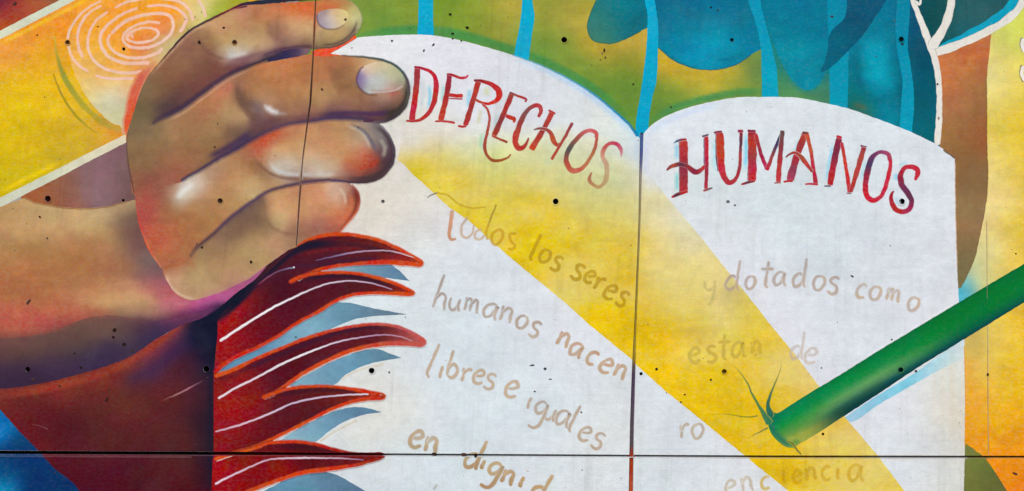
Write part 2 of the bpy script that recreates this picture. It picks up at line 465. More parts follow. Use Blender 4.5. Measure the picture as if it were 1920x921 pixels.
for lx, rx, lw, rw in ((None, S_FULL, 0, .9), (S_FULL, V_FULL, .9, 2.0), (V_FULL, R_FULL, 2.0, .3), (R_FULL, None, .3, 0)):
    for top in (True, False):
        poly = panel(lx, rx, top, lw, rw)
        vs, fs = triangulate(poly, 0, True, False)
        W = wall(vs); n = len(vs)
        co = np.vstack([np.stack([W[:, 0], np.zeros(n), W[:, 1]], 1), np.stack([W[:, 0], np.full(n, TH), W[:, 1]], 1)])
        f1 = orient(co, fs); f2 = f1[:, ::-1] + n
        from collections import Counter
        ec = Counter();
        for t in f1:
            for i in range(3): ec[(t[i], t[(i + 1) % 3])] += 1
        sidef = []
        for (a, b) in ec:
            if (b, a) not in ec: sidef += [(a, a + n, b + n), (a, b + n, b)]
        faces = np.vstack([f1, f2, np.array(sidef)])
        o = make_mesh("wall_panel", co, faces, np.tile([150, 148, 142], (2 * n, 1)), M_CONC, root)
        panels.append((o, poly))
COLLARS = []
for h, hp in zip(HOLES, HOLE_P):
    own = next((o for o, poly in panels if inside(np.array([[h[0], h[1]]], float), poly)[0]), panels[0][0])
    W = wall(hp); m = len(hp); c = W.mean(0)
    co, cc = [], []
    if h[2] > 4:      # flat collar round the larger holes, toned towards its inner edge
        rg = []; ct = np.array([h[0], h[1]])
        for r in (1.34, 1.01): rg += [(*wall([ct + (q - ct) * r])[0], r) for q in hp]
        rc = np.array([(x, -LIFT * 33, z) for x, z, r in rg]); mm = len(hp)
        COLLARS.append((own, rc, mm, h))
    lipc = np.array(h[3], float) * .6 + np.array([70, 68, 64]) * .4
    for r, y, col in ((1.03, -.0002, lipc), (.97, .004, lipc), (.9, h[4], h[3]), (.3, h[4] + .004, h[3])):
        for q in W: co.append((c[0] + (q[0] - c[0]) * r, y, c[1] + (q[1] - c[1]) * r)); cc.append(col)
    co.append((c[0], h[4] + .005, c[1])); cc.append(h[3])
    fa = []
    for k in range(3):
        for i in range(m):
            a, b = k * m + i, k * m + (i + 1) % m; fa += [(a, b, b + m), (a, b + m, a + m)]
    for i in range(m): fa.append((3 * m + i, 3 * m + (i + 1) % m, 4 * m))
    make_mesh("tie_hole", co, fa, np.array(cc), M_DARK, own)

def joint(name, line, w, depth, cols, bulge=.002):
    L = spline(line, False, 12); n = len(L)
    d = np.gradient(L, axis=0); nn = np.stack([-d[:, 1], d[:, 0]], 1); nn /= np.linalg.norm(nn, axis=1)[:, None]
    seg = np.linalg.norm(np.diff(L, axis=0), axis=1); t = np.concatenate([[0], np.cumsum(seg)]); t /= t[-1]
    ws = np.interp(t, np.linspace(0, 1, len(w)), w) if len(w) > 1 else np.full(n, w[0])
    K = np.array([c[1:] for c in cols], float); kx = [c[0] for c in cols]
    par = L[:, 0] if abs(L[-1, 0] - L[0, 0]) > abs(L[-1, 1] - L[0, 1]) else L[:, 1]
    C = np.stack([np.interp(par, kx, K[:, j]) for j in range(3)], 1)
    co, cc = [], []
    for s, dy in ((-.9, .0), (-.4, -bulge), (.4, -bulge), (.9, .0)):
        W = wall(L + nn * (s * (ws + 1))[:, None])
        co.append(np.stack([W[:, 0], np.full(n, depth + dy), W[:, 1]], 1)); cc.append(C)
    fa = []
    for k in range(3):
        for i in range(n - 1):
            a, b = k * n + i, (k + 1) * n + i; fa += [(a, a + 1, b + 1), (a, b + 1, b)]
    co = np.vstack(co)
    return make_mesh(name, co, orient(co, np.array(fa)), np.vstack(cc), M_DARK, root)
joint("joint_filler", H_JOINT, [8.5, 8.5, 8, 6, 6, 6, 6], .012, [(-1500, 10, 10, 14), (0, 4, 8, 16), (60, 12, 4, 6), (390, 14, 4, 6), (410, 70, 8, 6), (640, 60, 8, 8), (715, 96, 26, 20), (735, 150, 155, 160), (1175, 150, 152, 158), (1380, 160, 162, 166), (1400, 150, 105, 20), (1600, 160, 120, 30), (1650, 150, 152, 158), (1800, 140, 140, 140), (1815, 90, 92, 50), (1845, 140, 90, 30), (1920, 150, 90, 20), (3000, 120, 80, 30)])  # sealant colours with the groove's shadow painted in, near black at left
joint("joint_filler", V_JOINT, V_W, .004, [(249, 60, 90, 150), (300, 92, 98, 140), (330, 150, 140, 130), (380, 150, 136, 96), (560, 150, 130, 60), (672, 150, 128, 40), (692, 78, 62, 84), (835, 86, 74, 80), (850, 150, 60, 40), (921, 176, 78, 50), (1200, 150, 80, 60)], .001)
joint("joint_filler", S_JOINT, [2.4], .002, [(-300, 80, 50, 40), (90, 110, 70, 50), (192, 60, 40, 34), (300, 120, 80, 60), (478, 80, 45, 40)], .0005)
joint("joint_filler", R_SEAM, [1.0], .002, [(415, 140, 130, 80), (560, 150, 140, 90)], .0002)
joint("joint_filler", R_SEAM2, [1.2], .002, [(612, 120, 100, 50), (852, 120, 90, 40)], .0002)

# ------------------------------------------------------------------ right backdrop: yellow, orange, olive
EX0, EX1, EY0, EY1 = -330, 2330, -300, 1190      # the paint goes on beyond the frame
yellow_col = field([(1870, 100, 222, 206, 108), (1861, 150, 236, 222, 150), (1856, 60, 214, 206, 110), (1885, 60, 208, 216, 92), (1905, 50, 214, 226, 88), (1875, 190, 232, 212, 130), (1905, 130, 224, 214, 90), (1900, 210, 230, 200, 40), (1915, 320, 224, 188, 30),
    (1866, 320, 236, 216, 148), (1870, 380, 236, 216, 140), (1870, 450, 234, 214, 128), (1895, 430, 226, 200, 80), (1912, 430, 224, 186, 36), (1850, 470, 214, 210, 140), (1835, 515, 198, 208, 150), (1845, 540, 206, 200, 120), (1870, 520, 226, 206, 110), (1905, 500, 230, 200, 70), (1818, 535, 120, 190, 180), (1812, 555, 110, 190, 190), (1802, 550, 60, 165, 180),
    (1816, 650, 214, 190, 90), (1835, 640, 196, 170, 80), (1835, 690, 224, 196, 100), (1813, 690, 232, 170, 44), (1813, 760, 228, 160, 40), (1840, 740, 232, 180, 60), (1865, 640, 226, 200, 90), (1868, 720, 230, 190, 60), (1900, 660, 230, 196, 50), (1912, 750, 234, 188, 30), (1870, 790, 234, 180, 36), (1850, 820, 232, 160, 36), (1910, 830, 236, 160, 30), (1880, 890, 238, 140, 26), (1915, 915, 238, 134, 24), (2200, 200, 226, 200, 50), (2200, 900, 234, 150, 30)], 10, 1.6)
sheet("painted_background", [(1700, EY0), (EX1, EY0), (EX1, EY1), (1700, EY1)], lambda P: yellow_col(P) * np.array([.99, .985, 1]) + np.array([0, 0, 14]), 1, root, 5.0, "streaky yellow and cream background at the right edge of the mural", False)
olive_col = field([(1830, 855, 112, 120, 58), (1820, 900, 118, 122, 58), (1850, 890, 100, 108, 54), (1870, 915, 96, 98, 50), (1812, 840, 120, 126, 70)], 12)
sheet("painted_shadow", [(1800, 826, 1), (1809, 831, 1), (1827, 843), (1849, 862), (1867, 887), (1890, 925), (1930, 1010), (1960, EY1, 1), (1790, EY1, 1)], olive_col, 2, root, 6, "olive green patch low beside the book's right edge")
brown_col = field([(1770, 130, 206, 124, 80), (1795, 100, 190, 118, 70), (1820, 95, 208, 112, 66), (1845, 80, 190, 120, 74), (1840, 110, 176, 100, 66), (1810, 140, 180, 118, 72), (1775, 180, 196, 120, 74), (1790, 200, 156, 112, 74), (1830, 200, 150, 104, 66), (1815, 250, 150, 112, 72), (1775, 260, 160, 112, 66), (1845, 260, 160, 88, 52), (1796, 300, 150, 108, 70), (1820, 320, 120, 94, 62),
    (1840, 330, 134, 104, 70), (1815, 400, 148, 118, 80), (1800, 420, 150, 116, 76), (1835, 420, 140, 112, 80), (1815, 470, 136, 110, 76), (1803, 510, 120, 110, 76)], 10)
sheet("painted_column", [(1752, 100, 1), (1780, 92), (1820, 75), (1860, 54, 1), (1855, 100), (1851, 140), (1850, 202), (1851, 269), (1852, 330), (1850, 370), (1846, 401), (1838, 441), (1828, 485), (1815, 515), (1802, 540, 1), (1770, 540, 1), (1756, 270)], brown_col, 2, root, 5, "tapering brown shape between the book and the yellow edge")
ribbons("painted_edge_line", [([(1849, 140), (1850, 200), (1850, 270), (1852, 330), (1849, 380)], 1.6, 1.6, (120, 84, 50), .7, 2.0)], 3, root, None)

# ------------------------------------------------------------------ green cloth with blue bands
green_col = field([(640, 20, 128, 150, 66), (700, 40, 122, 152, 62), (716, 15, 118, 150, 56), (749, 22, 136, 152, 58), (730, 45, 104, 146, 60), (833, 17, 122, 152, 52), (860, 40, 120, 148, 54), (880, 20, 138, 150, 58), (934, 10, 160, 156, 64), (920, 50, 140, 150, 58), (963, 20, 198, 178, 80), (955, 60, 170, 160, 66), (1015, 20, 150, 150, 60), (1030, 60, 138, 150, 62), (1060, 30, 160, 154, 66), (1090, 40, 190, 166, 70), (1100, 80, 196, 166, 62), (1065, 90, 128, 150, 60),
    (1120, 95, 186, 156, 58), (1140, 105, 160, 148, 56), (1169, 82, 198, 164, 66), (1200, 72, 206, 170, 72), (1175, 125, 112, 130, 48), (1190, 105, 150, 146, 58), (1111, 130, 124, 146, 56), (1145, 180, 108, 148, 58), (1185, 190, 106, 144, 58), (1090, 120, 120, 146, 60), (1240, 110, 210, 170, 60), (1263, 125, 206, 166, 56), (1250, 165, 134, 152, 60), (1245, 200, 96, 144, 62), (1330, 146, 206, 172, 58), (1290, 145, 206, 172, 60), (1300, 175, 132, 150, 64), (1381, 140, 198, 166, 62), (1405, 120, 130, 144, 66), (1412, 150, 112, 140, 70), (1380, 165, 130, 150, 66), (1420, 130, 90, 136, 78),
    (980, 70, 120, 150, 60), (1005, 100, 110, 150, 70), (700, -200, 130, 150, 60), (1200, -250, 150, 150, 60)], 9, 1.6,
    [([(640, 82), (700, 66), (770, 57), (830, 60), (890, 73), (960, 95), (1010, 113), (1061, 136), (1111, 166), (1150, 198), (1190, 240)], 18, 15, 7, (72, 142, 76), .85),
     ([(1216, 232), (1250, 209), (1290, 194), (1335, 183), (1385, 174), (1440, 173)], 11, 13, 6, (78, 142, 80), .9)])
sheet("painted_green_cloth", [(560, EY0), (1440, EY0), (1440, 260), (1195, 275), (560, 200)], green_col, 1, root, 5, "mottled green and ochre cloth above the book", False)
gc = bpy.data.objects["painted_green_cloth"]
lobe1 = field([(1118, 10, 40, 122, 124), (1150, 10, 26, 118, 132), (1195, 15, 8, 112, 134), (1110, 40, 58, 124, 112), (1140, 50, 48, 122, 116), (1125, 72, 66, 128, 106), (1170, 55, 30, 118, 126), (1200, 45, 20, 110, 128)], 10)
sheet("teal_fold", [(1121, -60), (1118, 0), (1108, 24), (1101, 47), (1104, 63), (1112, 76), (1130, 81), (1150, 81), (1175, 72), (1202, 58), (1220, 46), (1225, -60)], lobe1, 2, gc, 5)
lobe2 = field([(1250, 10, 4, 108, 138), (1330, 8, 2, 108, 140), (1400, 10, 6, 112, 140), (1290, 50, 0, 122, 154), (1347, 70, 4, 156, 188), (1320, 92, 4, 154, 186), (1380, 90, 0, 138, 170), (1260, 90, 2, 130, 162), (1300, 120, 0, 140, 172), (1370, 118, 2, 122, 152), (1410, 60, 4, 118, 148), (1240, 50, 4, 118, 150)], 12, 1.7,
    [([(1240, 93), (1262, 110), (1285, 122), (1313, 129)], 2, 2, 5, (20, 110, 110), .7), ([(1340, 113), (1370, 110), (1400, 96)], 4, 2, 6, (4, 104, 130), .6)])
sheet("teal_fold", [(1225, -60, 1), (1225, 78), (1240, 94), (1260, 111), (1285, 123), (1313, 130), (1347, 130), (1381, 121), (1408, 103), (1436, 80), (1440, -60, 1)], lobe2, 2, gc, 5)
ribbons("fold_edge", [([(1118, 0), (1108, 24), (1101, 47), (1104, 63), (1112, 76), (1130, 81), (1150, 81), (1175, 72), (1202, 58)], 1.5, 1.5, (36, 100, 90), 1, 1.2), ([(1234, 89), (1260, 111), (1285, 123), (1313, 130), (1347, 130), (1381, 121), (1408, 103)], 1.5, 1.5, (10, 96, 116), 1, 1.2)], 3, gc)

# ------------------------------------------------------------------ teal cloth at the right
teal_col = field([(1440, 10, 0, 118, 144), (1470, 30, 0, 118, 144), (1450, 60, 6, 122, 146), (1500, 60, 0, 124, 152), (1512, 100, 6, 136, 162), (1512, 140, 12, 140, 164), (1480, 110, 14, 136, 158), (1465, 130, 46, 124, 110), (1455, 90, 40, 126, 116), (1465, 165, 78, 140, 84), (1500, 175, 90, 140, 84), (1540, 165, 70, 128, 96), (1535, 130, 24, 120, 130), (1540, 60, 2, 114, 146), (1565, 20, 0, 128, 160), (1600, 120, 4, 116, 140), (1600, 150, 6, 118, 136), (1605, 180, 20, 110, 112), (1620, 205, 70, 100, 76), (1628, 196, 14, 116, 124),
    (1642, 135, 0, 158, 184), (1640, 110, 4, 150, 176), (1655, 150, 0, 152, 178), (1660, 30, 8, 118, 144), (1640, 70, 10, 130, 156), (1670, 70, 6, 124, 150), (1676, 130, 2, 116, 140), (1660, 180, 4, 118, 140), (1665, 220, 4, 124, 148), (1640, 190, 10, 122, 134), (1726, 20, 26, 72, 104), (1724, 60, 18, 74, 102), (1722, 100, 8, 72, 98), (1733, 150, 2, 82, 104), (1740, 200, 0, 90, 108), (1733, 240, 0, 98, 114), (1715, 60, 14, 84, 112), (1720, 170, 0, 86, 106), (1748, 250, 6, 100, 112), (1600, -200, 0, 110, 140)], 8, 1.7,
    [([(1478, 140), (1490, 160), (1508, 171), (1530, 165), (1542, 145)], 1.5, 1.5, 5, (10, 130, 150), .5), ([(1600, 195), (1625, 203)], 3, 3, 8, (92, 100, 70), .8), ([(1646, 70), (1642, 130), (1641, 158)], 26, 40, 24, (0, 158, 186), .65), ([(1610, 60), (1606, 120), (1618, 175), (1650, 188), (1672, 170)], 6, 8, 14, (4, 104, 124), .5)])
tc = sheet("painted_teal_cloth", [(1428, EY0), (1712, EY0), (1712, 0), (1736, 67), (1758, 135), (1763, 200), (1762, 300), (1428, 300)], teal_col, 2.5, root, 5, "deep teal cloth draped above the right page", False)
lobe3 = field([(1450, 10, 0, 118, 146), (1500, 10, 0, 118, 146), (1545, 20, 0, 118, 148), (1460, 60, 2, 124, 150), (1500, 60, 0, 126, 154), (1540, 60, 0, 118, 146), (1475, 100, 14, 140, 162), (1512, 100, 6, 138, 164), (1540, 100, 4, 122, 148), (1512, 140, 10, 144, 168), (1495, 150, 20, 138, 156), (1535, 140, 8, 124, 146), (1515, 166, 16, 134, 156)], 8)
sheet("teal_fold", [(1430, -30, 1), (1441, 50), (1452, 84), (1466, 118), (1482, 146), (1500, 164), (1515, 170), (1532, 162), (1546, 140), (1553, 110), (1556, 60), (1558, -30, 1)], lobe3, 3.4, tc, 4)
dark_fold = field([(1610, 20, 22, 82, 110), (1640, 15, 20, 88, 116), (1600, 60, 14, 82, 112), (1580, 95, 8, 88, 116), (1556, 120, 6, 100, 126), (1565, 70, 10, 96, 122)], 12)
sheet("dark_fold", [(1587, -30, 1), (1676, -30, 1), (1661, 2), (1640, 34), (1618, 66), (1596, 90), (1568, 118), (1548, 133), (1538, 134), (1545, 118), (1551, 96), (1555, 66), (1566, 50), (1582, 36), (1588, 14)], dark_fold, 5, tc, 4)

def band(pts, c, lvl=4, c2=None):
    base = np.array(c, float); alt = np.array(c2 if c2 else c, float); ys = [p[1] for p in pts]
    y0, y1 = max(min(ys), 0), max(ys)
    return sheet("blue_band", pts, lambda P: base + (alt - base) * np.clip((P[:, 1:2] - y0) / max(y1 - y0, 1), 0, 1), lvl, gc if pts[0][0] < 1440 else tc, 8)
B1, B2 = (6, 166, 204), (4, 160, 196)
band([(786, -80, 1), (785, 0), (784, 40), (782, 75, 1), (814, 75, 1), (812, 30), (812, 0), (812, -80, 1)], B1, 4)
band([(978, -80, 1), (979, 0), (975, 44), (968, 80), (962, 115, 1), (990, 125, 1), (997, 67), (1002, 30), (998, 0), (996, -80, 1)], B1)
band([(1207, -80, 1), (1209, 0), (1214, 27), (1214, 50), (1211, 101), (1202, 168), (1192, 236), (1197, 262, 1), (1214, 262, 1), (1216, 232), (1222, 188), (1231, 151), (1234, 87), (1234, 44), (1228, 0), (1224, -80, 1)], B1, 4, (0, 158, 196))
band([(1398, -80, 1), (1403, 0), (1416, 40), (1426, 87), (1428, 135), (1429, 200, 1), (1460, 200, 1), (1457, 135), (1450, 101), (1437, 50), (1426, 0), (1424, -80, 1)], (4, 146, 178), 4, (2, 160, 190))
band([(1550, -80, 1), (1551, 0), (1554, 84), (1556, 205, 1), (1589, 210, 1), (1591, 101), (1586, 60), (1585, 0), (1584, -80, 1)], (2, 134, 164), 4, (2, 150, 178))
band([(1681, -80, 1), (1682, 0), (1679, 61), (1686, 118), (1692, 151), (1689, 202), (1685, 262, 1), (1709, 262, 1), (1714, 185), (1709, 135), (1702, 84), (1705, 40), (1706, 0), (1706, -80, 1)], (2, 130, 160), 4, (4, 156, 186))

# white outlined pocket
W1 = (228, 224, 216)
pk = sheet("painted_pocket", [(1705, -120), (1712, 0), (1722, 36), (1745, 92), (1752, 102, 1), (1777, 91), (1827, 71), (1878, 44), (1905, 22), (1917, 0), (1925, -120)],
    field([(1725, 10, 16, 76, 82), (1745, 40, 14, 70, 78), (1760, 20, 20, 80, 78), (1800, 30, 30, 92, 96), (1830, 20, 34, 96, 98), (1790, 70, 30, 90, 96), (1860, 5, 40, 86, 96)], 14), 4, root, 6, "dark teal pocket with white outline above the brown shape", False)
ribbons("cyan_stripe", [([(1754, 98), (1768, 87), (1807, 71), (1852, 47), (1883, 25), (1903, 2), (1917, -30)], [5, 14, 17, 18, 18, 16], 0, (2, 160, 192), 1, 1.2)], 5, pk)
ribbons("white_outline", [([(1700, -60), (1712, 0), (1721, 25), (1733, 56), (1745, 88), (1752, 108), (1758, 135), (1761, 168), (1761, 219), (1757, 273)], [9, 9, 10, 13, 12, 11, 11, 12, 12], 0, W1, 1, 1.2),
    ([(1787, -70), (1784, 0), (1777, 34), (1763, 64), (1745, 90)], [12, 11, 14, 16, 20], 0, W1, 1, 1.2),
    ([(1747, 100), (1777, 91), (1827, 71), (1878, 44), (1905, 22), (1918, 0), (1924, -60)], [16, 15, 14, 14, 14, 12], 0, W1, 1, 1.2),
    ([(1716, 2), (1724, 8), (1727, -8)], 6, 3, W1, 1, 1.2)], 6, pk)
ribbons("painted_bead", [([(1916, 70), (1914, 84), (1918, 98)], 5, 5, (150, 140, 150), 1, 2), ([(1919, 72), (1917, 85), (1921, 98)], 5, 5, (236, 232, 236), 1, 2), ([(1916, 122), (1913, 138), (1918, 154)], 4, 4, (130, 120, 120), 1, 2), ([(1919, 124), (1916, 138), (1921, 152)], 5, 5, (232, 228, 230), 1, 2)], 4, root)

# ------------------------------------------------------------------ book pages
white_s = [(650, 95, 226, 226, 228), (700, 85, 226, 226, 230), (766, 85, 228, 230, 236), (820, 95, 226, 226, 238), (884, 105, 222, 224, 236), (930, 130, 220, 222, 234), (1000, 160, 218, 220, 230), (1061, 180, 216, 220, 230), (1110, 200, 222, 226, 226), (1150, 240, 222, 226, 214), (1180, 260, 212, 226, 240),
 (740, 255, 224, 220, 212), (745, 310, 222, 216, 206), (720, 360, 222, 214, 202), (700, 400, 224, 214, 204), (760, 360, 222, 218, 208), (790, 420, 220, 216, 208), (830, 460, 222, 224, 230), (900, 500, 216, 224, 232), (970, 540, 220, 224, 234), (1060, 610, 222, 224, 236), (1120, 640, 218, 222, 232),
 (800, 540, 218, 224, 228), (850, 640, 212, 222, 230), (900, 600, 212, 222, 230), (950, 660, 214, 222, 230), (1000, 700, 214, 224, 230), (1100, 730, 216, 224, 230), (1160, 760, 220, 222, 222), (1150, 840, 220, 222, 222), (760, 700, 214, 222, 228), (700, 710, 222, 216, 208), (760, 770, 224, 218, 210), (700, 800, 220, 218, 208), (780, 810, 214, 222, 230), (900, 790, 214, 224, 232), (850, 720, 214, 224, 230),
 (640, 740, 220, 222, 222), (1000, 800, 216, 224, 232), (1060, 890, 218, 224, 228), (800, 900, 210, 220, 226), (700, 900, 214, 222, 228), (900, 900, 212, 222, 228), (1000, 910, 216, 222, 226), (600, 600, 210, 222, 228), (500, 800, 216, 220, 224), (870, 1100, 212, 220, 228),
 (1215, 270, 224, 226, 236), (1240, 240, 222, 228, 238), (1300, 215, 220, 226, 238), (1380, 200, 218, 226, 236), (1440, 215, 220, 226, 230), (1500, 200, 220, 226, 232), (1600, 240, 216, 224, 230), (1700, 270, 216, 224, 232), (1760, 300, 220, 224, 234), (1260, 320, 220, 224, 230), (1240, 330, 222, 224, 224), (1340, 380, 214, 224, 226), (1420, 400, 212, 222, 226), (1500, 380, 212, 222, 226), (1600, 400, 214, 222, 228), (1760, 380, 218, 222, 232),
 (1340, 440, 224, 226, 238), (1390, 500, 224, 226, 240), (1450, 570, 222, 224, 240), (1480, 460, 212, 222, 228), (1600, 470, 214, 222, 228), (1700, 480, 214, 220, 226), (1760, 500, 220, 222, 230), (1560, 600, 216, 222, 230), (1650, 590, 218, 222, 230), (1520, 680, 222, 222, 236), (1740, 570, 220, 222, 230), (1580, 660, 218, 224, 232),
 (1230, 760, 214, 222, 230), (1260, 830, 214, 222, 228), (1330, 830, 222, 222, 232), (1220, 890, 212, 220, 226), (1330, 890, 214, 222, 226), (1400, 910, 220, 222, 226), (1640, 800, 220, 222, 232), (1700, 780, 222, 224, 230), (1750, 740, 224, 220, 212), (1790, 700, 222, 220, 206), (1730, 840, 218, 222, 226), (1795, 780, 214, 206, 190), (1780, 900, 214, 212, 206), (1700, 900, 216, 222, 232), (1720, 720, 218, 224, 236), (1796, 640, 214, 222, 226)]
white_s = [(x, y, min(r, g), g, min(b, g + 7)) if b > g else (x, y, r, g, b) for x, y, r, g, b in white_s]
white_col = field(white_s, 22, 1.6, amp=.4, strokes=[
    ([(960, 108), (1010, 126), (1061, 150), (1111, 180), (1148, 210), (1179, 238), (1196, 262)], 4, 14, 9, (176, 208, 240), .75),
    ([(1208, 262), (1222, 243), (1260, 224), (1300, 208), (1350, 196)], 5, 5, 10, (200, 216, 242), .7),
    ([(1195, 262), (1196, 330)], 10, 4, 12, (190, 206, 226), .6), ([(1211, 256), (1211, 330)], 5, 5, 10, (204, 212, 238), .6),
    ([(740, 232), (752, 262), (756, 300), (746, 330), (715, 352)], 7, 6, 12, (228, 222, 220), .7),
    ([(778, 130), (782, 170), (776, 205)], 4, 4, 12, (196, 204, 206), .7),
    ([(1785, 660), (1786, 820)], 3, 3, 8, (216, 200, 170), .4), ([(1768, 680), (1768, 800)], 2, 2, 8, (222, 206, 180), .35), ([(1750, 690), (1752, 800)], 2, 2, 8, (224, 210, 186), .3)])
beam_poly_L = np.array([(745, 300), (756, 308), (773, 326), (800, 350), (840, 387), (884, 418), (918, 449), (960, 486), (1004, 522), (1061, 569), (1105, 609), (1182, 672), (1200, 688), (1200, 240), (1140, 235), (1060, 218), (980, 200), (880, 215), (800, 225), (755, 250)], float)
beam_poly_R = np.array([(1180, 672), (1196, 687), (1246, 732), (1313, 786), (1387, 847), (1440, 890), (1490, 930), (1600, 1020), (1780, 1190), (1900, 1190), (1796, 1050), (1696, 921), (1642, 850), (1585, 783), (1534, 722), (1490, 664), (1447, 612), (1397, 548), (1364, 508), (1330, 465), (1296, 423), (1253, 373), (1209, 318), (1180, 290)], float)
beam_s = [(760, 240, 226, 222, 214), (800, 232, 224, 220, 206), (860, 225, 224, 224, 218), (900, 215, 222, 222, 218), (960, 205, 222, 224, 222), (1040, 222, 220, 226, 216), (1120, 238, 222, 226, 212), (1180, 250, 212, 226, 236), (1190, 300, 206, 218, 214), (1150, 300, 208, 214, 180), (1090, 290, 212, 218, 178), (1030, 270, 214, 218, 178), (980, 290, 212, 216, 162), (880, 270, 216, 214, 172), (817, 269, 226, 212, 168), (783, 275, 228, 210, 150), (760, 285, 226, 212, 164), (773, 310, 220, 200, 70), (817, 315, 226, 208, 96), (783, 325, 222, 194, 40), (833, 300, 226, 210, 120), (867, 345, 226, 202, 84), (860, 390, 228, 196, 30), (830, 365, 224, 194, 36), (918, 334, 216, 206, 118), (934, 300, 210, 214, 140), (934, 367, 220, 202, 92), (920, 420, 226, 196, 40), (900, 400, 226, 198, 56),
 (977, 334, 216, 202, 118), (970, 367, 216, 192, 78), (960, 420, 226, 194, 50), (1027, 401, 224, 192, 52), (1061, 334, 206, 206, 148), (1020, 320, 212, 208, 140), (1090, 384, 218, 202, 118), (1128, 350, 206, 206, 150), (1162, 418, 218, 198, 100), (1179, 334, 204, 208, 170), (1185, 390, 208, 204, 140), (1095, 468, 224, 192, 54), (1162, 502, 224, 188, 52), (1010, 500, 228, 194, 36), (1040, 450, 224, 192, 48), (1060, 500, 224, 190, 56), (1078, 552, 222, 196, 90), (1060, 545, 226, 200, 80), (1110, 530, 222, 190, 60), (1140, 600, 228, 188, 28), (1175, 620, 230, 190, 26), (1120, 600, 232, 196, 30), (1180, 560, 226, 188, 36), (1180, 470, 216, 190, 80), (990, 470, 228, 196, 40),
 (1212, 290, 222, 226, 236), (1222, 330, 222, 222, 226), (1229, 367, 222, 216, 192), (1215, 400, 218, 206, 160), (1246, 401, 222, 210, 168), (1270, 400, 222, 220, 200), (1263, 451, 226, 210, 150), (1300, 450, 222, 214, 176), (1229, 480, 220, 200, 124), (1229, 519, 224, 204, 120), (1260, 530, 226, 208, 130), (1285, 560, 226, 202, 104), (1296, 502, 226, 208, 134), (1340, 500, 222, 206, 140), (1229, 586, 224, 188, 58), (1215, 560, 222, 190, 72), (1330, 536, 222, 202, 124), (1370, 530, 216, 200, 130), (1297, 586, 226, 196, 82), (1350, 580, 222, 206, 140), (1397, 586, 222, 194, 86), (1212, 628, 230, 192, 40), (1229, 678, 232, 192, 32), (1263, 645, 228, 190, 54), (1297, 628, 224, 194, 88), (1297, 690, 226, 196, 84), (1340, 640, 222, 200, 104), (1370, 600, 222, 202, 120), (1381, 645, 222, 196, 84), (1420, 620, 226, 196, 70), (1265, 705, 230, 190, 40), (1330, 712, 230, 192, 40), (1320, 740, 232, 192, 30), (1398, 762, 230, 190, 38), (1364, 796, 228, 184, 30), (1400, 700, 228, 192, 60), (1457, 662, 226, 196, 84), (1490, 695, 226, 194, 100), (1465, 720, 228, 190, 62), (1507, 739, 224, 192, 104), (1480, 760, 224, 188, 60), (1440, 830, 230, 188, 28), (1420, 850, 230, 190, 34), (1480, 845, 228, 190, 40), (1500, 840, 230, 192, 60), (1474, 885, 226, 188, 34), (1440, 870, 222, 182, 24), (1541, 840, 228, 196, 80), (1541, 880, 226, 192, 50), (1591, 813, 226, 194, 98), (1560, 790, 226, 192, 90), (1625, 873, 222, 196, 110), (1590, 870, 224, 194, 80), (1642, 907, 222, 196, 84), (1660, 900, 222, 190, 70), (1560, 915, 222, 192, 70), (1500, 910, 222, 186, 40), (1700, 1050, 224, 190, 60)]
beam_f = field(beam_s, 12, 1.7, [([(1260, 340), (1330, 430), (1400, 518)], 2, 2, 14, (224, 222, 226), .25), ([(910, 290), (905, 262), (914, 245)], 4, 4, 9, (170, 206, 186), .6), ([(1020, 300), (1036, 306)], 8, 8, 12, (190, 206, 170), .5)])
def beam_col(P):
    c = beam_f(P); w = white_col(P)
    # the yellow glaze thins out towards the top of both pages
    top = np.interp(P[:, 0], [745, 800, 880, 980, 1060, 1140, 1200, 1201, 1215, 1300], [262, 240, 232, 226, 236, 262, 290, 300, 330, 330])
    q = .5 + .5 * vn(P, 60, 30, 8); q2 = .5 + .5 * vn(P, 120, 60, 9)
    k = np.clip((q * .6 + q2 * .6 - .44) * 1.1, 0, .5)[:, None]; c = c * (1 - k) + np.array([228., 212, 142]) * k
    a = np.clip((P[:, 1] - top + 14 + 10 * vn(P, 34, 24, 7)) / 64, 0, 1); a = (a * a * (3 - 2 * a))[:, None]
    return w * (1 - a) + c * a
def page_under(P):
    c = white_col(P)
    for poly in (beam_poly_L, beam_poly_R):
        m = inside(P, poly)
        if m.any(): c[m] = beam_col(P[m])
    return c
LP = [(395, 470, 1), (560, 470, 1), (600, 95, 1), (625, 88), (662, 72), (716, 67), (766, 65), (817, 67), (884, 81), (960, 103), (1010, 121), (1061, 145), (1111, 175), (1148, 205), (1179, 233), (1201, 262, 1), (1199, 420), (1195, 520), (1191, 620), (1188, 700), (1185, 800), (1183, 921), (1176, EY1, 1), (395, EY1, 1)]
left_page = sheet("book_page", LP, white_col, 5, root, 7, "left page of the open book reading DERECHOS with handwritten lines")
RP = [(1201, 262, 1), (1209, 249), (1219, 237), (1246, 219), (1290, 202), (1330, 192), (1381, 183), (1440, 182), (1490, 183), (1541, 192), (1591, 204), (1642, 222), (1692, 241), (1726, 256), (1760, 274), (1790, 297, 1), (1791, 350), (1793, 420), (1795, 502), (1798, 563), (1806, 635), (1809, 720), (1809, 840), (1807, 921), (1800, EY1, 1), (1176, EY1, 1), (1183, 921), (1185, 800), (1188, 700), (1191, 620), (1195, 520), (1199, 420)]
right_page = sheet("book_page", RP, white_col, 5, root, 7, "right page of the open book reading HUMANOS, struck by the pencil")
sheet("yellow_beam", [tuple(p) for p in np.vstack([beam_poly_L[:12], [(1190, 680), (1199, 420), (1201, 262)], beam_poly_L[14:]])], beam_col, 6, left_page, 5, None, False)
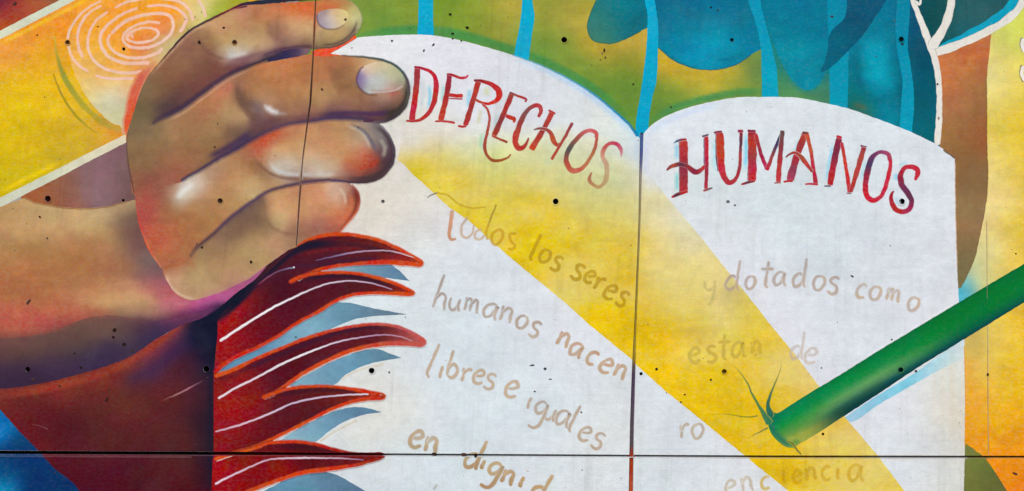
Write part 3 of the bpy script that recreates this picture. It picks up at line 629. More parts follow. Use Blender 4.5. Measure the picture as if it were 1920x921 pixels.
sheet("yellow_beam", [tuple(p) for p in np.vstack([[(1191, 682)], beam_poly_R[1:23], [(1203, 311), (1199, 420)]])], beam_col, 6, right_page, 5, None, False)
ribbons("page_edge", [([(960, 103), (1010, 121), (1061, 145), (1111, 175), (1148, 205), (1179, 233), (1196, 256)], 2, 5, [(120, 170, 190), (70, 150, 190), (20, 110, 170)], .8, 1.6)], 7, left_page, None)
ribbons("page_edge", [([(1768, 281), (1790, 297)], 2, 2, (60, 56, 50), .8, 1.2), ([(1791, 305), (1792, 401), (1795, 502)], 1.2, 1.2, (196, 150, 110), .8, 1.5), ([(1808, 650), (1810, 740), (1809, 838)], 1.4, 1.2, (226, 160, 70), 1, 1.5)], 7, right_page, None)
# blue shadows of the feathers on the left page
def shadow(pts, cols):
    cols = [(x, y, r * .84 + 8, g * .90, b * .90) for x, y, r, g, b in cols]
    sheet("feather_shadow", pts, field(cols, 10), 6, left_page, 5)
shadow([(575, 522, 1), (600, 508), (640, 500), (682, 496), (730, 496), (749, 508), (768, 527, 1), (745, 524), (716, 520), (660, 514), (620, 514)], [(600, 512, 190, 212, 226), (620, 508, 176, 206, 222), (655, 505, 120, 166, 190), (700, 508, 124, 168, 192), (735, 505, 112, 158, 186), (755, 520, 96, 130, 160)])
shadow([(404, 703, 1), (430, 672), (480, 650), (530, 628), (560, 606), (590, 585), (621, 569), (655, 568), (699, 578), (743, 586), (764, 590, 1), (716, 592), (668, 598), (631, 612), (570, 640), (500, 670), (440, 694)], [(420, 692, 100, 150, 190), (470, 665, 110, 166, 196), (530, 640, 120, 172, 200), (570, 615, 160, 200, 216), (600, 598, 130, 178, 202), (650, 580, 104, 156, 184), (700, 585, 112, 150, 176), (750, 589, 110, 130, 150)])
shadow([(540, 724, 1), (581, 700), (631, 675), (682, 657), (710, 655), (728, 662), (753, 671, 1), (716, 677), (680, 687), (650, 702), (625, 722), (580, 728)], [(560, 718, 150, 190, 212), (590, 705, 124, 172, 200), (640, 690, 116, 166, 196), (690, 668, 110, 156, 184), (735, 669, 96, 136, 162)])
shadow([(520, 830, 1), (534, 820), (568, 800), (615, 776), (650, 765), (682, 764), (716, 773, 1), (682, 778), (648, 790), (618, 808), (592, 828), (560, 834)], [(540, 822, 170, 204, 220), (570, 806, 130, 178, 204), (620, 785, 112, 162, 190), (670, 770, 104, 148, 178), (705, 772, 100, 138, 168)])
shadow([(470, 1000, 1), (480, 935), (520, 908), (555, 892), (600, 885), (630, 890), (660, 906), (690, 924), (740, 960, 1), (700, 990, 1)], [(520, 915, 100, 156, 190), (560, 900, 120, 166, 192), (600, 892, 104, 150, 178), (650, 905, 110, 150, 176), (560, 925, 96, 150, 180), (640, 930, 90, 130, 160)])
ribbons("ochre_rim", [([(640, 712), (670, 695), (720, 683)], 2, 2, (214, 196, 168), .7, 3), ([(600, 828), (630, 808), (670, 788)], 2, 2, (206, 190, 160), .7, 3)], 7, left_page, page_under)
def deep(fn, k=1.13, mid=136, drop=7):
    """flesh colours, a shade deeper"""
    def g(P):
        c = fn(P); l = c.mean(1, keepdims=True); c = c + (l - mid) * (k - 1) - drop; l = c.mean(1, keepdims=True)
        return np.clip(l + (c - l) * .95, 2, 250)
    return g
# ------------------------------------------------------------------ lower left: blue corner, dark red sleeve
sheet("painted_blue_corner", [(EX0, 560), (60, 560), (240, EY1), (EX0, EY1)], field([(3, 800, 24, 124, 190), (0, 775, 20, 100, 160), (17, 786, 14, 92, 150), (8, 815, 30, 130, 190), (34, 826, 14, 66, 112), (20, 840, 16, 60, 104), (55, 860, 10, 50, 104), (50, 880, 8, 48, 100), (3, 890, 14, 60, 110), (6, 914, 28, 165, 205), (22, 905, 16, 80, 130), (60, 910, 10, 46, 96), (101, 907, 14, 52, 100), (10, 870, 14, 58, 112), (-150, 900, 20, 90, 150)], 8), 1, root, 7, "deep blue painted corner below the dark red sleeve", False)
sleeve_col = field([(50, 730, 118, 52, 44), (101, 722, 126, 54, 42), (160, 712, 130, 54, 42), (202, 695, 132, 50, 42), (240, 684, 140, 52, 44), (269, 664, 146, 54, 50), (295, 648, 158, 62, 58), (320, 626, 158, 62, 62), (20, 732, 120, 56, 48), (67, 762, 84, 28, 32), (30, 760, 90, 30, 34), (20, 775, 110, 34, 36), (168, 746, 88, 36, 34), (235, 752, 102, 46, 36), (303, 756, 90, 36, 36), (337, 684, 74, 32, 46), (279, 690, 70, 40, 76), (240, 712, 84, 34, 50), (310, 660, 60, 34, 74), (337, 645, 42, 36, 70), (365, 636, 26, 26, 52), (392, 615, 16, 22, 42), (397, 650, 14, 20, 44), (387, 675, 20, 24, 50), (360, 680, 64, 28, 48), (387, 722, 48, 30, 46), (345, 730, 84, 34, 42), (387, 779, 46, 26, 42), (397, 800, 34, 24, 42), (360, 770, 72, 30, 40), (300, 800, 88, 34, 38), (168, 796, 86, 30, 35), (100, 800, 84, 24, 34), (70, 815, 104, 28, 34), (230, 813, 88, 32, 36), (337, 830, 84, 36, 40), (390, 840, 44, 26, 42), (200, 838, 88, 40, 42), (120, 870, 84, 22, 32), (202, 880, 78, 18, 32), (160, 910, 74, 16, 34), (303, 890, 84, 24, 30), (280, 915, 76, 18, 32), (370, 880, 64, 18, 32), (392, 880, 34, 20, 36), (387, 860, 40, 20, 36), (345, 870, 84, 36, 34), (250, 1100, 76, 18, 32)], 9, 1.7, [
    ([(230, 718), (280, 696), (320, 668), (345, 640)], 16, 10, 22, (62, 36, 74), .55), ([(396, 600), (394, 760), (394, 920)], 4, 2, 12, (20, 22, 46), .6),
    ([(-20, 742), (60, 734), (151, 714), (220, 690), (265, 664), (300, 640), (335, 612), (360, 602)], 12, 8, 9, (150, 62, 48), .85)])
SL = [(-330, 735, 1), (0, 727), (67, 720), (151, 700), (236, 672), (293, 636), (323, 619), (345, 600), (404, 555), (430, 530), (470, 490), (510, 460), (560, 435, 1), (560, 560, 1), (418, 600, 1), (415, 620), (409, 709), (407, 800), (406, 921), (404, EY1, 1), (238, EY1, 1), (148, 921), (101, 877), (67, 840), (34, 806), (0, 768), (-330, 420, 1)]
slv = sheet("painted_sleeve", SL, sleeve_col, 7, root, 4.5, "dark red painted sleeve filling the lower left corner")
ribbons("highlight_line", [([(303, 752), (335, 738), (353, 729), (380, 714)], [.8, 2.6, 3, 1], 0, [(110, 52, 56), (170, 120, 126), (176, 120, 128), (90, 60, 80)], .9, 1.6), ([(60, 795), (75, 799), (88, 804)], .8, 1.4, (120, 80, 84), .8, 1), ([(86, 803), (89, 805)], 4, 3, (150, 120, 120), 1, 1)], 8, slv, sleeve_col)

# ------------------------------------------------------------------ yellow band with fingerprint and its white borders
corner_col = field([(20, 20, 176, 72, 48), (60, 12, 184, 84, 56), (5, 45, 180, 90, 46), (2, 2, 80, 20, 70), (30, 8, 150, 50, 50), (90, 4, 150, 90, 60), (-200, -100, 150, 60, 50)], 8)
sheet("painted_orange_corner", [(EX0, EY0), (140, EY0), (140, 0), (0, 80), (EX0, 260)], corner_col, 1, root, 6, "orange brown corner above the yellow band", False)
ycol = field([(10, 95, 236, 160, 74), (34, 77, 232, 150, 66), (60, 60, 236, 150, 60), (17, 115, 236, 160, 76), (101, 34, 234, 146, 56), (135, 20, 240, 156, 56), (168, 7, 240, 166, 60), (80, 110, 234, 172, 56), (67, 135, 232, 180, 50), (20, 150, 230, 182, 50), (34, 185, 224, 190, 38), (17, 236, 224, 190, 30), (60, 210, 224, 188, 34), (101, 185, 228, 184, 46), (101, 160, 230, 182, 48), (101, 236, 216, 178, 46), (50, 270, 216, 180, 34), (10, 300, 206, 176, 26), (34, 327, 204, 180, 32), (8, 345, 200, 176, 34), (70, 300, 208, 176, 40), (110, 280, 202, 172, 54), (140, 250, 210, 172, 50), (168, 262, 200, 168, 56), (190, 240, 214, 166, 56), (219, 249, 216, 146, 62), (100, 100, 234, 168, 50), (110, 60, 236, 150, 56), (128, 210, 222, 180, 50), (150, 225, 216, 178, 56), (160, 205, 222, 182, 60), (-150, 250, 220, 185, 40), (-150, 150, 234, 160, 60)], 10, 1.7, [
    ([(0, 360), (60, 330), (120, 301)], 5, 4, 6, (242, 204, 34), .85), ([(0, 82), (60, 52), (135, 14), (170, -4)], 4, 4, 6, (248, 206, 60), .8)])
YB_ = [(EX0, 235), (0, 72), (130, -5), (290, -90), (520, -90), (480, 20), (380, 60), (310, 130), (262, 180), (242, 262), (0, 382), (EX0, 545)]
yb = sheet("painted_yellow_band", YB_, ycol, 2, root, 5, "yellow and orange diagonal band held by the hand, with a pink fingerprint", False)
fp_col = field([(150, 30, 242, 162, 66), (190, 15, 244, 166, 70), (140, 60, 240, 164, 70), (135, 100, 238, 176, 84), (150, 130, 234, 184, 104), (168, 162, 228, 200, 140), (155, 165, 226, 196, 110), (180, 180, 220, 206, 160), (209, 188, 214, 210, 184), (202, 213, 206, 202, 160), (225, 205, 206, 196, 158), (190, 150, 232, 186, 130), (236, 165, 222, 180, 140), (215, 165, 222, 200, 160), (170, 75, 240, 180, 70), (200, 60, 244, 166, 66), (240, 70, 244, 160, 60), (270, 62, 246, 170, 70), (305, 50, 230, 120, 84), (262, 80, 230, 110, 80), (240, 30, 244, 160, 56), (290, 10, 244, 160, 56), (330, 30, 240, 166, 66), (335, 50, 232, 166, 80), (320, 84, 198, 190, 132), (345, 55, 190, 190, 120), (353, 37, 210, 184, 116), (300, 105, 214, 190, 130), (280, 130, 214, 140, 100), (230, 140, 236, 184, 90), (200, 125, 240, 180, 80), (250, 110, 240, 164, 70), (372, 20, 216, 206, 146), (387, 12, 220, 204, 136), (395, 24, 190, 190, 90), (404, 26, 150, 172, 62), (415, 10, 190, 190, 90), (431, 6, 160, 160, 50), (360, 5, 232, 196, 120), (380, -20, 226, 200, 130), (230, -40, 240, 165, 70)], 7, 1.8)
FP = [(128, 90), (124, 70), (133, 45), (150, 22), (180, 0), (220, -30, 1), (470, -30, 1), (466, 10, 1), (434, 19), (397, 37), (370, 50), (347, 67), (323, 92), (303, 114), (281, 136), (262, 168), (248, 205), (236, 236), (224, 240), (205, 228), (182, 206), (160, 178), (143, 145), (132, 115)]
fp = sheet("fingertip", FP, fp_col, 3, yb, 4)
ribbons("shading_arc", [([(101, 66), (108, 108), (121, 145), (145, 184), (175, 216), (205, 236), (226, 243)], [2, 4, 9, 11, 9, 12, 10], 0, [(206, 186, 80), (140, 146, 66), (136, 146, 66), (164, 158, 58), (168, 150, 60), (196, 160, 70)], .8, 3.5),
    ([(100, 138), (110, 165), (124, 192), (145, 220), (168, 240), (186, 252)], [1.5, 3, 3.4, 5, 3, 2], 0, [(150, 120, 50), (146, 138, 50), (156, 144, 50), (190, 160, 54)], .85, 1.8)], 4, yb, lambda P: ycol(P))
RING = (240, 192, 174); R2 = (238, 200, 186)
def cz(L): return [(x / 2.971, y / 2.971) for x, y in L]
for pts, w in (([(745, 212), (733, 190), (770, 163), (820, 155), (872, 168), (882, 195), (845, 225), (785, 238), (735, 234), (708, 215), (722, 185), (768, 162)], 4.4),
    ([(893, 128), (820, 124), (740, 150), (688, 200), (700, 246), (760, 268), (850, 258), (930, 213), (966, 152), (948, 92), (890, 75), (800, 85), (700, 120), (618, 188)], 5),
    ([(612, 190), (600, 235), (635, 288), (715, 321), (815, 318), (885, 290), (908, 268)], 5), ([(768, 45), (680, 80), (600, 140), (560, 200), (566, 262), (612, 320), (700, 352), (838, 350)], 5),
    ([(600, 65), (540, 112), (497, 185), (490, 262), (520, 332), (582, 382), (685, 406), (800, 400), (836, 384)], 4.6), ([(566, 30), (500, 70), (452, 130), (432, 200), (440, 272), (462, 322)], 4.4),
    ([(562, 4), (470, 60), (410, 130), (380, 200), (384, 270), (408, 330), (450, 372), (492, 400)], 4), ([(530, 420), (575, 434), (640, 440), (745, 438)], 4.4), ([(638, 45), (700, 14), (760, 0), (830, -16)], 4),
    ([(818, 36), (900, 30), (985, 50), (1036, 98), (1022, 152), (1000, 180)], 4.6), ([(880, -10), (1000, 10), (1060, 62), (1074, 118)], 4.2), ([(1085, -20), (1125, 30), (1148, 98)], 4)):
    ribbons("fingerprint_ring", [(cz(pts), w * .95, w * 1.3, [RING, R2, RING], .92, 1.7)], 5, fp, fp_col)
WB = field([(0, 65, 214, 214, 186), (60, 34, 206, 214, 190), (110, 8, 208, 216, 196), (0, 380, 206, 206, 190), (60, 350, 200, 204, 184), (120, 320, 206, 204, 180), (180, 290, 216, 210, 184), (230, 262, 226, 214, 180), (-200, 300, 206, 206, 190)], 20)
sheet("white_border", [(EX0, 196), (0, 58), (112, 0), (200, -48), (240, -48), (142, 0), (0, 74), (EX0, 214)], WB, 3, yb, 8, None, False)
sheet("white_border", [(EX0, 548), (0, 371), (60, 341), (120, 311), (180, 280), (235, 252), (237, 267), (176, 298), (120, 328), (60, 358), (0, 390), (EX0, 568)], WB, 5, yb, 8, None, False)

# ------------------------------------------------------------------ forearm and cuff
cuff_col = field([(60, 372, 160, 92, 60), (75, 362, 160, 94, 62), (100, 380, 150, 92, 66), (110, 350, 148, 94, 72), (130, 345, 142, 92, 78), (140, 375, 146, 96, 84), (160, 330, 132, 100, 100), (185, 360, 134, 104, 110), (200, 310, 138, 104, 108), (215, 340, 132, 100, 104), (225, 290, 128, 96, 100), (235, 340, 120, 90, 92), (243, 370, 112, 82, 80), (205, 375, 130, 100, 100)], 10, 1.7, [([(160, 310), (158, 385)], 8, 8, 10, (136, 104, 110), .4), ([(185, 298), (183, 385)], 4, 4, 8, (146, 110, 112), .4)])
cuff = sheet("painted_cuff", [(40, 362, 1), (238, 258, 1), (244, 300), (260, 380), (262, 400, 1), (40, 400, 1)], cuff_col, 2, root, 5, "purple brown shaded gap between the yellow band and the forearm")
arm_col = field([(15, 400, 188, 146, 100), (30, 420, 192, 152, 104), (60, 400, 196, 158, 112), (84, 435, 200, 160, 110), (84, 400, 196, 160, 116), (130, 405, 200, 164, 116), (168, 418, 200, 166, 116), (190, 405, 198, 166, 120), (17, 450, 186, 146, 96), (120, 450, 184, 140, 92), (17, 475, 182, 134, 86), (60, 470, 174, 126, 80), (101, 485, 176, 120, 76), (150, 470, 178, 124, 78), (202, 440, 184, 142, 98), (202, 468, 182, 132, 90), (217, 400, 178, 150, 110), (228, 420, 140, 112, 90), (240, 410, 112, 84, 76), (246, 430, 112, 82, 78), (236, 445, 134, 98, 84), (225, 480, 160, 112, 88), (250, 470, 134, 90, 88), (262, 440, 118, 80, 80), (262, 455, 124, 84, 86), (275, 480, 124, 100, 98), (288, 492, 124, 100, 102), (296, 512, 130, 92, 98), (270, 510, 136, 102, 98), (236, 505, 168, 112, 88), (202, 500, 170, 116, 78), (135, 509, 172, 114, 74), (60, 510, 178, 116, 74), (34, 530, 180, 112, 74), (135, 535, 178, 118, 78), (190, 530, 180, 126, 86), (236, 540, 190, 142, 102), (67, 558, 182, 114, 76), (17, 556, 180, 110, 74), (120, 560, 190, 116, 84), (160, 556, 196, 138, 96), (202, 562, 202, 154, 106), (240, 560, 202, 158, 112), (270, 560, 200, 146, 108), (262, 575, 190, 144, 106), (286, 545, 196, 122, 108), (290, 530, 172, 98, 108), (310, 548, 186, 92, 108), (337, 562, 194, 106, 114), (320, 575, 186, 110, 116), (355, 568, 194, 92, 134), (385, 566, 198, 92, 148), (404, 558, 196, 92, 148), (425, 545, 190, 90, 144), (440, 535, 170, 88, 128), (380, 578, 164, 70, 120), (353, 588, 134, 62, 104), (330, 595, 124, 58, 84), (303, 592, 150, 100, 92), (280, 585, 168, 122, 100),
    (17, 592, 192, 96, 78), (60, 590, 194, 100, 84), (118, 579, 200, 114, 84), (150, 585, 196, 112, 82), (190, 588, 180, 112, 82), (230, 590, 160, 122, 90), (17, 615, 200, 100, 80), (60, 618, 186, 96, 76), (101, 608, 184, 84, 82), (140, 600, 178, 84, 76), (180, 596, 150, 84, 74), (215, 600, 116, 82, 74), (260, 604, 98, 66, 76), (17, 638, 132, 82, 70), (67, 641, 106, 74, 66), (120, 625, 106, 74, 68), (168, 631, 94, 74, 66), (200, 612, 98, 74, 70), (236, 624, 88, 68, 66), (250, 640, 72, 56, 74), (30, 665, 90, 64, 62), (101, 670, 80, 58, 70), (150, 655, 82, 62, 68), (40, 690, 70, 50, 68), (101, 690, 64, 44, 68), (17, 712, 54, 38, 62), (80, 712, 56, 36, 62), (150, 690, 58, 40, 74), (202, 661, 68, 50, 80), (215, 672, 60, 40, 76), (269, 631, 62, 46, 82), (286, 616, 60, 44, 82), (310, 606, 70, 40, 78), (345, 602, 72, 36, 72), (385, 588, 60, 36, 72), (405, 575, 44, 30, 62), (-200, 500, 180, 120, 80), (-200, 690, 60, 40, 66)], 8, 1.8, [
    ([(160, 603), (200, 597), (250, 603), (300, 602)], 3, 3, 9, (104, 70, 70), .5), ([(300, 556), (318, 560), (345, 574)], 3, 3, 8, (206, 120, 124), .5)], .5)
AR = [(EX0, 430), (0, 388, 1), (47, 371, 1), (67, 380), (111, 388), (158, 391), (202, 387), (236, 379), (262, 372, 1), (330, 470, 1), (400, 540, 1), (500, 500, 1), (478, 524), (440, 552), (410, 578), (380, 596), (345, 608), (323, 619), (293, 636), (236, 673), (151, 701), (67, 721), (0, 729), (EX0, 740, 1)]
arm = sheet("painted_forearm", AR, deep(arm_col, 1.06, 136, 3), 8, root, 4.5, "tan painted forearm with purple shading along its underside")
band_col = field([(17, 645, 116, 78, 70), (67, 641, 104, 74, 66), (120, 628, 106, 76, 68), (168, 620, 104, 78, 70), (200, 604, 112, 78, 72), (236, 608, 98, 72, 68), (236, 630, 86, 66, 66), (268, 612, 88, 60, 72), (30, 665, 92, 66, 62), (101, 665, 84, 62, 66), (150, 650, 84, 64, 66), (40, 690, 70, 50, 68), (101, 688, 64, 46, 68), (17, 712, 56, 38, 58), (80, 710, 52, 36, 60), (150, 686, 56, 40, 70), (202, 661, 64, 48, 74), (215, 672, 56, 40, 70), (269, 635, 58, 44, 76), (290, 622, 58, 44, 76), (310, 606, 72, 44, 76), (345, 600, 84, 44, 74), (370, 592, 96, 50, 84), (330, 596, 100, 56, 80), (-200, 690, 60, 40, 66)], 10, 1.7, [([(0, 636), (100, 621), (150, 604), (200, 594), (240, 597), (285, 607)], 2, 2, 6, (150, 86, 78), .6), ([(290, 604), (330, 596), (375, 583)], 4, 8, 14, (130, 66, 92), .6)], .55)
sheet("shadow_band", [(EX0, 640, 1), (0, 635), (50, 630), (100, 621), (130, 609), (160, 598), (200, 592), (240, 595), (280, 605), (310, 601), (345, 593), (380, 583), (404, 576, 1), (380, 596), (345, 608), (323, 619), (293, 636), (236, 673), (151, 701), (67, 721), (0, 729), (EX0, 740, 1)], band_col, 8.6, arm, 5)
ribbons("shading_line", [([(45, 371), (67, 381), (111, 389), (158, 392), (202, 388), (238, 379)], 1.4, 1.4, (120, 72, 50), .7, 1.6)], 9, arm, arm_col)

# ------------------------------------------------------------------ hand
palm_col = field([(266, 180, 136, 110, 80), (256, 215, 130, 112, 84), (286, 205, 122, 102, 78), (262, 245, 140, 118, 86), (300, 260, 156, 122, 88), (245, 300, 152, 116, 84), (256, 340, 166, 106, 84), (286, 340, 164, 90, 80), (303, 361, 164, 98, 80), (300, 330, 150, 104, 80), (320, 345, 168, 118, 96), (340, 364, 196, 180, 158), (370, 344, 196, 176, 154), (397, 317, 190, 148, 114), (404, 334, 190, 140, 100), (438, 334, 194, 144, 100), (464, 320, 186, 136, 96), (421, 367, 186, 140, 92), (380, 372, 186, 142, 100), (353, 401, 178, 126, 82), (387, 418, 176, 126, 82), (320, 401, 166, 116, 78), (290, 400, 180, 104, 82), (262, 400, 192, 92, 80), (270, 430, 196, 92, 82), (275, 385, 180, 92, 84), (290, 465, 206, 106, 76), (303, 441, 190, 106, 76), (337, 435, 180, 112, 76), (337, 461, 178, 114, 80), (310, 485, 184, 116, 84), (256, 280, 146, 118, 84), (280, 300, 150, 114, 82), (320, 300, 158, 116, 84), (360, 300, 172, 132, 96)], 8, 1.8)
HAND = [(440, 14), (434, 19), (397, 37), (370, 50), (347, 67), (323, 92), (303, 114), (281, 138), (266, 165), (254, 200), (244, 232), (238, 262), (239, 300), (246, 335), (252, 362), (256, 395), (262, 422), (270, 447), (281, 470), (296, 492), (305, 505), (312, 525), (325, 545), (340, 557), (358, 563), (380, 559), (411, 549), (440, 536), (468, 522), (500, 498), (540, 470), (570, 452), (560, 300), (540, 150), (520, 40)]
palm_col = deep(palm_col)
hand = sheet("painted_hand", HAND, palm_col, 10, root, 4.5, "painted brown hand gripping the page corner with four curled fingers")
LINE_AB = [(286, 233), (303, 223), (333, 209), (363, 188), (390, 168), (431, 141), (480, 119), (530, 100), (564, 90), (591, 91)]
LINE_BC = [(340, 340), (355, 330), (370, 322), (404, 301), (438, 283), (480, 258), (514, 242), (547, 232), (581, 228), (625, 222), (682, 224), (722, 232)]
LINE_CD = [(358, 482), (364, 470), (377, 458), (401, 438), (427, 413), (454, 391), (480, 373), (497, 362), (524, 352), (574, 342), (621, 337), (665, 338), (695, 338)]
fD = field([(640, 355, 186, 140, 120), (581, 367, 200, 142, 102), (530, 367, 204, 150, 106), (514, 394, 206, 162, 112), (530, 411, 206, 176, 130), (560, 400, 202, 146, 104), (600, 380, 206, 146, 106), (631, 361, 212, 188, 158), (645, 380, 204, 152, 124), (655, 387, 214, 116, 80), (668, 372, 140, 70, 60), (631, 411, 214, 124, 86), (648, 408, 204, 110, 82), (615, 401, 200, 130, 96), (598, 428, 170, 116, 100), (625, 430, 180, 108, 92), (560, 430, 170, 116, 94), (547, 438, 152, 112, 90), (514, 448, 192, 152, 112), (530, 455, 176, 134, 106), (490, 461, 184, 150, 104), (487, 411, 130, 100, 82), (500, 424, 148, 120, 90), (487, 391, 138, 110, 86), (471, 387, 124, 96, 90), (454, 424, 130, 100, 86), (440, 415, 140, 110, 90), (421, 445, 142, 112, 90), (470, 445, 170, 136, 98), (400, 465, 156, 120, 88), (387, 478, 164, 130, 92), (404, 502, 180, 144, 100), (438, 485, 180, 146, 98), (460, 500, 184, 148, 104), (370, 529, 188, 160, 112), (350, 500, 182, 142, 100), (330, 495, 200, 150, 112), (325, 525, 210, 166, 132), (345, 545, 200, 156, 122), (387, 545, 188, 150, 116), (420, 535, 186, 142, 112), (440, 522, 182, 140, 114), (320, 505, 206, 150, 118)], 7, 1.8, [
    (LINE_CD, 3, 5, 6, (84, 56, 84), .8), ([(430, 412), (470, 384), (500, 368)], 8, 10, 16, (118, 92, 90), .6),
    ([(664, 352), (671, 372), (666, 396), (650, 420), (635, 434)], 6, 3, 7, (142, 66, 56), .8), ([(655, 360), (660, 378), (654, 398), (638, 418)], 3, 3, 7, (218, 122, 90), .7), ([(636, 352), (646, 366), (648, 384)], 3, 3, 5, (222, 200, 176), .6),
    ([(498, 372), (497, 400), (508, 424), (530, 436), (560, 440)], 3, 3, 7, (140, 104, 82), .55), ([(470, 520), (500, 500), (540, 474), (556, 462)], 6, 4, 8, (196, 140, 130), .6), ([(311, 512), (316, 530), (330, 547), (350, 558), (372, 560)], 2.4, 2.4, 4, (228, 186, 168), .8), ([(375, 556), (410, 546), (445, 530), (470, 516)], 2, 2, 8, (196, 124, 138), .55)])
FD = [(303, 499, 1), (330, 490), (352, 482), (358, 482), (377, 458), (401, 438), (427, 412), (454, 390), (480, 371), (524, 350), (574, 340), (640, 334), (658, 346), (670, 360), (673, 378), (667, 398), (652, 418), (634, 438), (600, 446), (560, 458), (540, 470), (500, 498), (468, 522), (440, 536), (411, 549), (380, 559), (358, 563), (340, 557), (325, 545), (312, 525), (305, 508)]
def blend(fn, x0, w):
    def g(P):
        t = np.clip((P[:, :1] - x0) / w, 0, 1); t = t * t * (3 - 2 * t)
        return palm_col(P) * (1 - t) + fn(P) * t
    return g
fD = deep(fD)
fC = field([(300, 350, 160, 96, 80), (270, 380, 184, 94, 82), (310, 380, 166, 108, 78), (320, 362, 176, 132, 104), (340, 368, 206, 196, 184), (332, 380, 196, 176, 150), (370, 344, 198, 184, 168), (358, 352, 208, 196, 184), (390, 330, 196, 168, 146), (397, 317, 192, 152, 118), (404, 340, 190, 140, 100), (438, 334, 196, 146, 100), (445, 312, 188, 140, 100), (464, 320, 186, 134, 94), (421, 367, 188, 140, 92), (380, 372, 188, 146, 106), (353, 401, 178, 126, 82), (320, 401, 168, 116, 78), (310, 430, 186, 110, 76), (300, 465, 204, 106, 76), (337, 440, 180, 112, 76), (387, 418, 176, 126, 82), (360, 450, 176, 118, 80), (320, 485, 182, 114, 82), (400, 400, 178, 128, 86), (290, 420, 190, 96, 80), (440, 380, 186, 144, 100), (471, 357, 204, 176, 126), (455, 350, 196, 156, 110), (480, 340, 192, 156, 110), (500, 342, 200, 160, 112), (515, 346, 190, 150, 110), (480, 312, 150, 104, 76), (470, 295, 176, 116, 88), (455, 300, 178, 126, 92), (484, 270, 188, 96, 70), (493, 264, 206, 94, 68), (514, 250, 190, 100, 74), (525, 255, 204, 110, 80), (547, 249, 196, 134, 94), (530, 275, 206, 156, 110), (514, 290, 208, 164, 124), (490, 292, 204, 126, 92), (478, 285, 184, 108, 84), (560, 280, 206, 156, 112), (598, 256, 200, 144, 104), (615, 286, 206, 150, 110), (648, 249, 192, 144, 102), (640, 275, 200, 146, 106), (676, 256, 196, 166, 134), (682, 286, 204, 124, 92), (665, 290, 200, 130, 96), (695, 299, 200, 84, 62), (680, 310, 202, 96, 74), (700, 312, 190, 84, 66), (648, 320, 200, 124, 98), (660, 308, 202, 110, 84), (581, 307, 208, 178, 148), (620, 312, 204, 168, 140), (540, 305, 208, 186, 160), (547, 320, 204, 192, 182), (520, 315, 206, 200, 192), (598, 322, 204, 194, 184), (640, 326, 190, 160, 140), (500, 300, 202, 150, 116),
    (735, 290, 92, 70, 78), (722, 312, 96, 72, 76), (716, 242, 130, 124, 124), (650, 333, 120, 84, 84), (560, 336, 150, 116, 104), (500, 330, 150, 106, 84), (700, 330, 96, 74, 74)], 6, 1.9, [
    ([(504, 300), (516, 318), (545, 327), (590, 328)], 2, 3, 8, (208, 212, 222), .7), ([(590, 327), (630, 325)], 3, 2, 6, (202, 200, 206), .5),
    ([(474, 292), (486, 308), (502, 322), (524, 332), (560, 336), (620, 336), (660, 332)], 3, 5, 6, (128, 88, 76), .7),
    ([(660, 234), (682, 246), (696, 264), (706, 286)], 3, 5, 6, (96, 96, 118), .75), ([(650, 236), (672, 244), (686, 258), (694, 280)], 2, 2, 5, (196, 190, 180), .6), ([(712, 260), (722, 276), (718, 296)], 6, 5, 6, (176, 174, 156), .7),
    ([(700, 236), (718, 246), (732, 266), (736, 290), (728, 310), (712, 326), (690, 334), (650, 336)], 6, 6, 5, (84, 66, 72), .85),
    ([(484, 275), (500, 258), (530, 246)], 8, 5, 8, (206, 86, 62), .5), ([(675, 316), (700, 308), (712, 296)], 5, 5, 7, (204, 78, 58), .6),
    (LINE_BC, 3, 5, 6, (82, 58, 96), .85), ([(330, 374), (345, 357), (364, 343)], 4, 4, 15, (220, 222, 222), .75)])
FC = [(252, 362, 1), (300, 345), (335, 340), (370, 322), (404, 301), (438, 283), (480, 258), (514, 242), (547, 231), (581, 227), (640, 221), (700, 228), (716, 236), (730, 255), (739, 280), (738, 300), (729, 318), (712, 333), (690, 342), (665, 343), (621, 340), (574, 345), (524, 355), (497, 365), (480, 375), (454, 394), (427, 416), (401, 441), (377, 461), (362, 478), (350, 492), (320, 502), (303, 501), (281, 470), (268, 440), (258, 405)]
def fD2(P):
    d, _ = pdist(P, np.array([(290, 520), (303, 499), (330, 490), (352, 482), (366, 486)], float)); t = np.clip(d / 26, 0, 1); t = t * t * (3 - 2 * t); t = np.where(P[:, 0] > 372, 1, np.maximum(t, np.clip((P[:, 0] - 350) / 22, 0, 1)))[:, None]
    return deep(fC)(P) * (1 - t) + fD(P) * t
fingD = sheet("finger", FD, fD2, 11, hand, 3.4, "little finger and heel of the hand, fingertip rimmed in red")
fingC = sheet("finger", FC, blend(deep(fC), 280, 60), 12, hand, 3.4, "ring finger with a pale highlight along its lower edge")
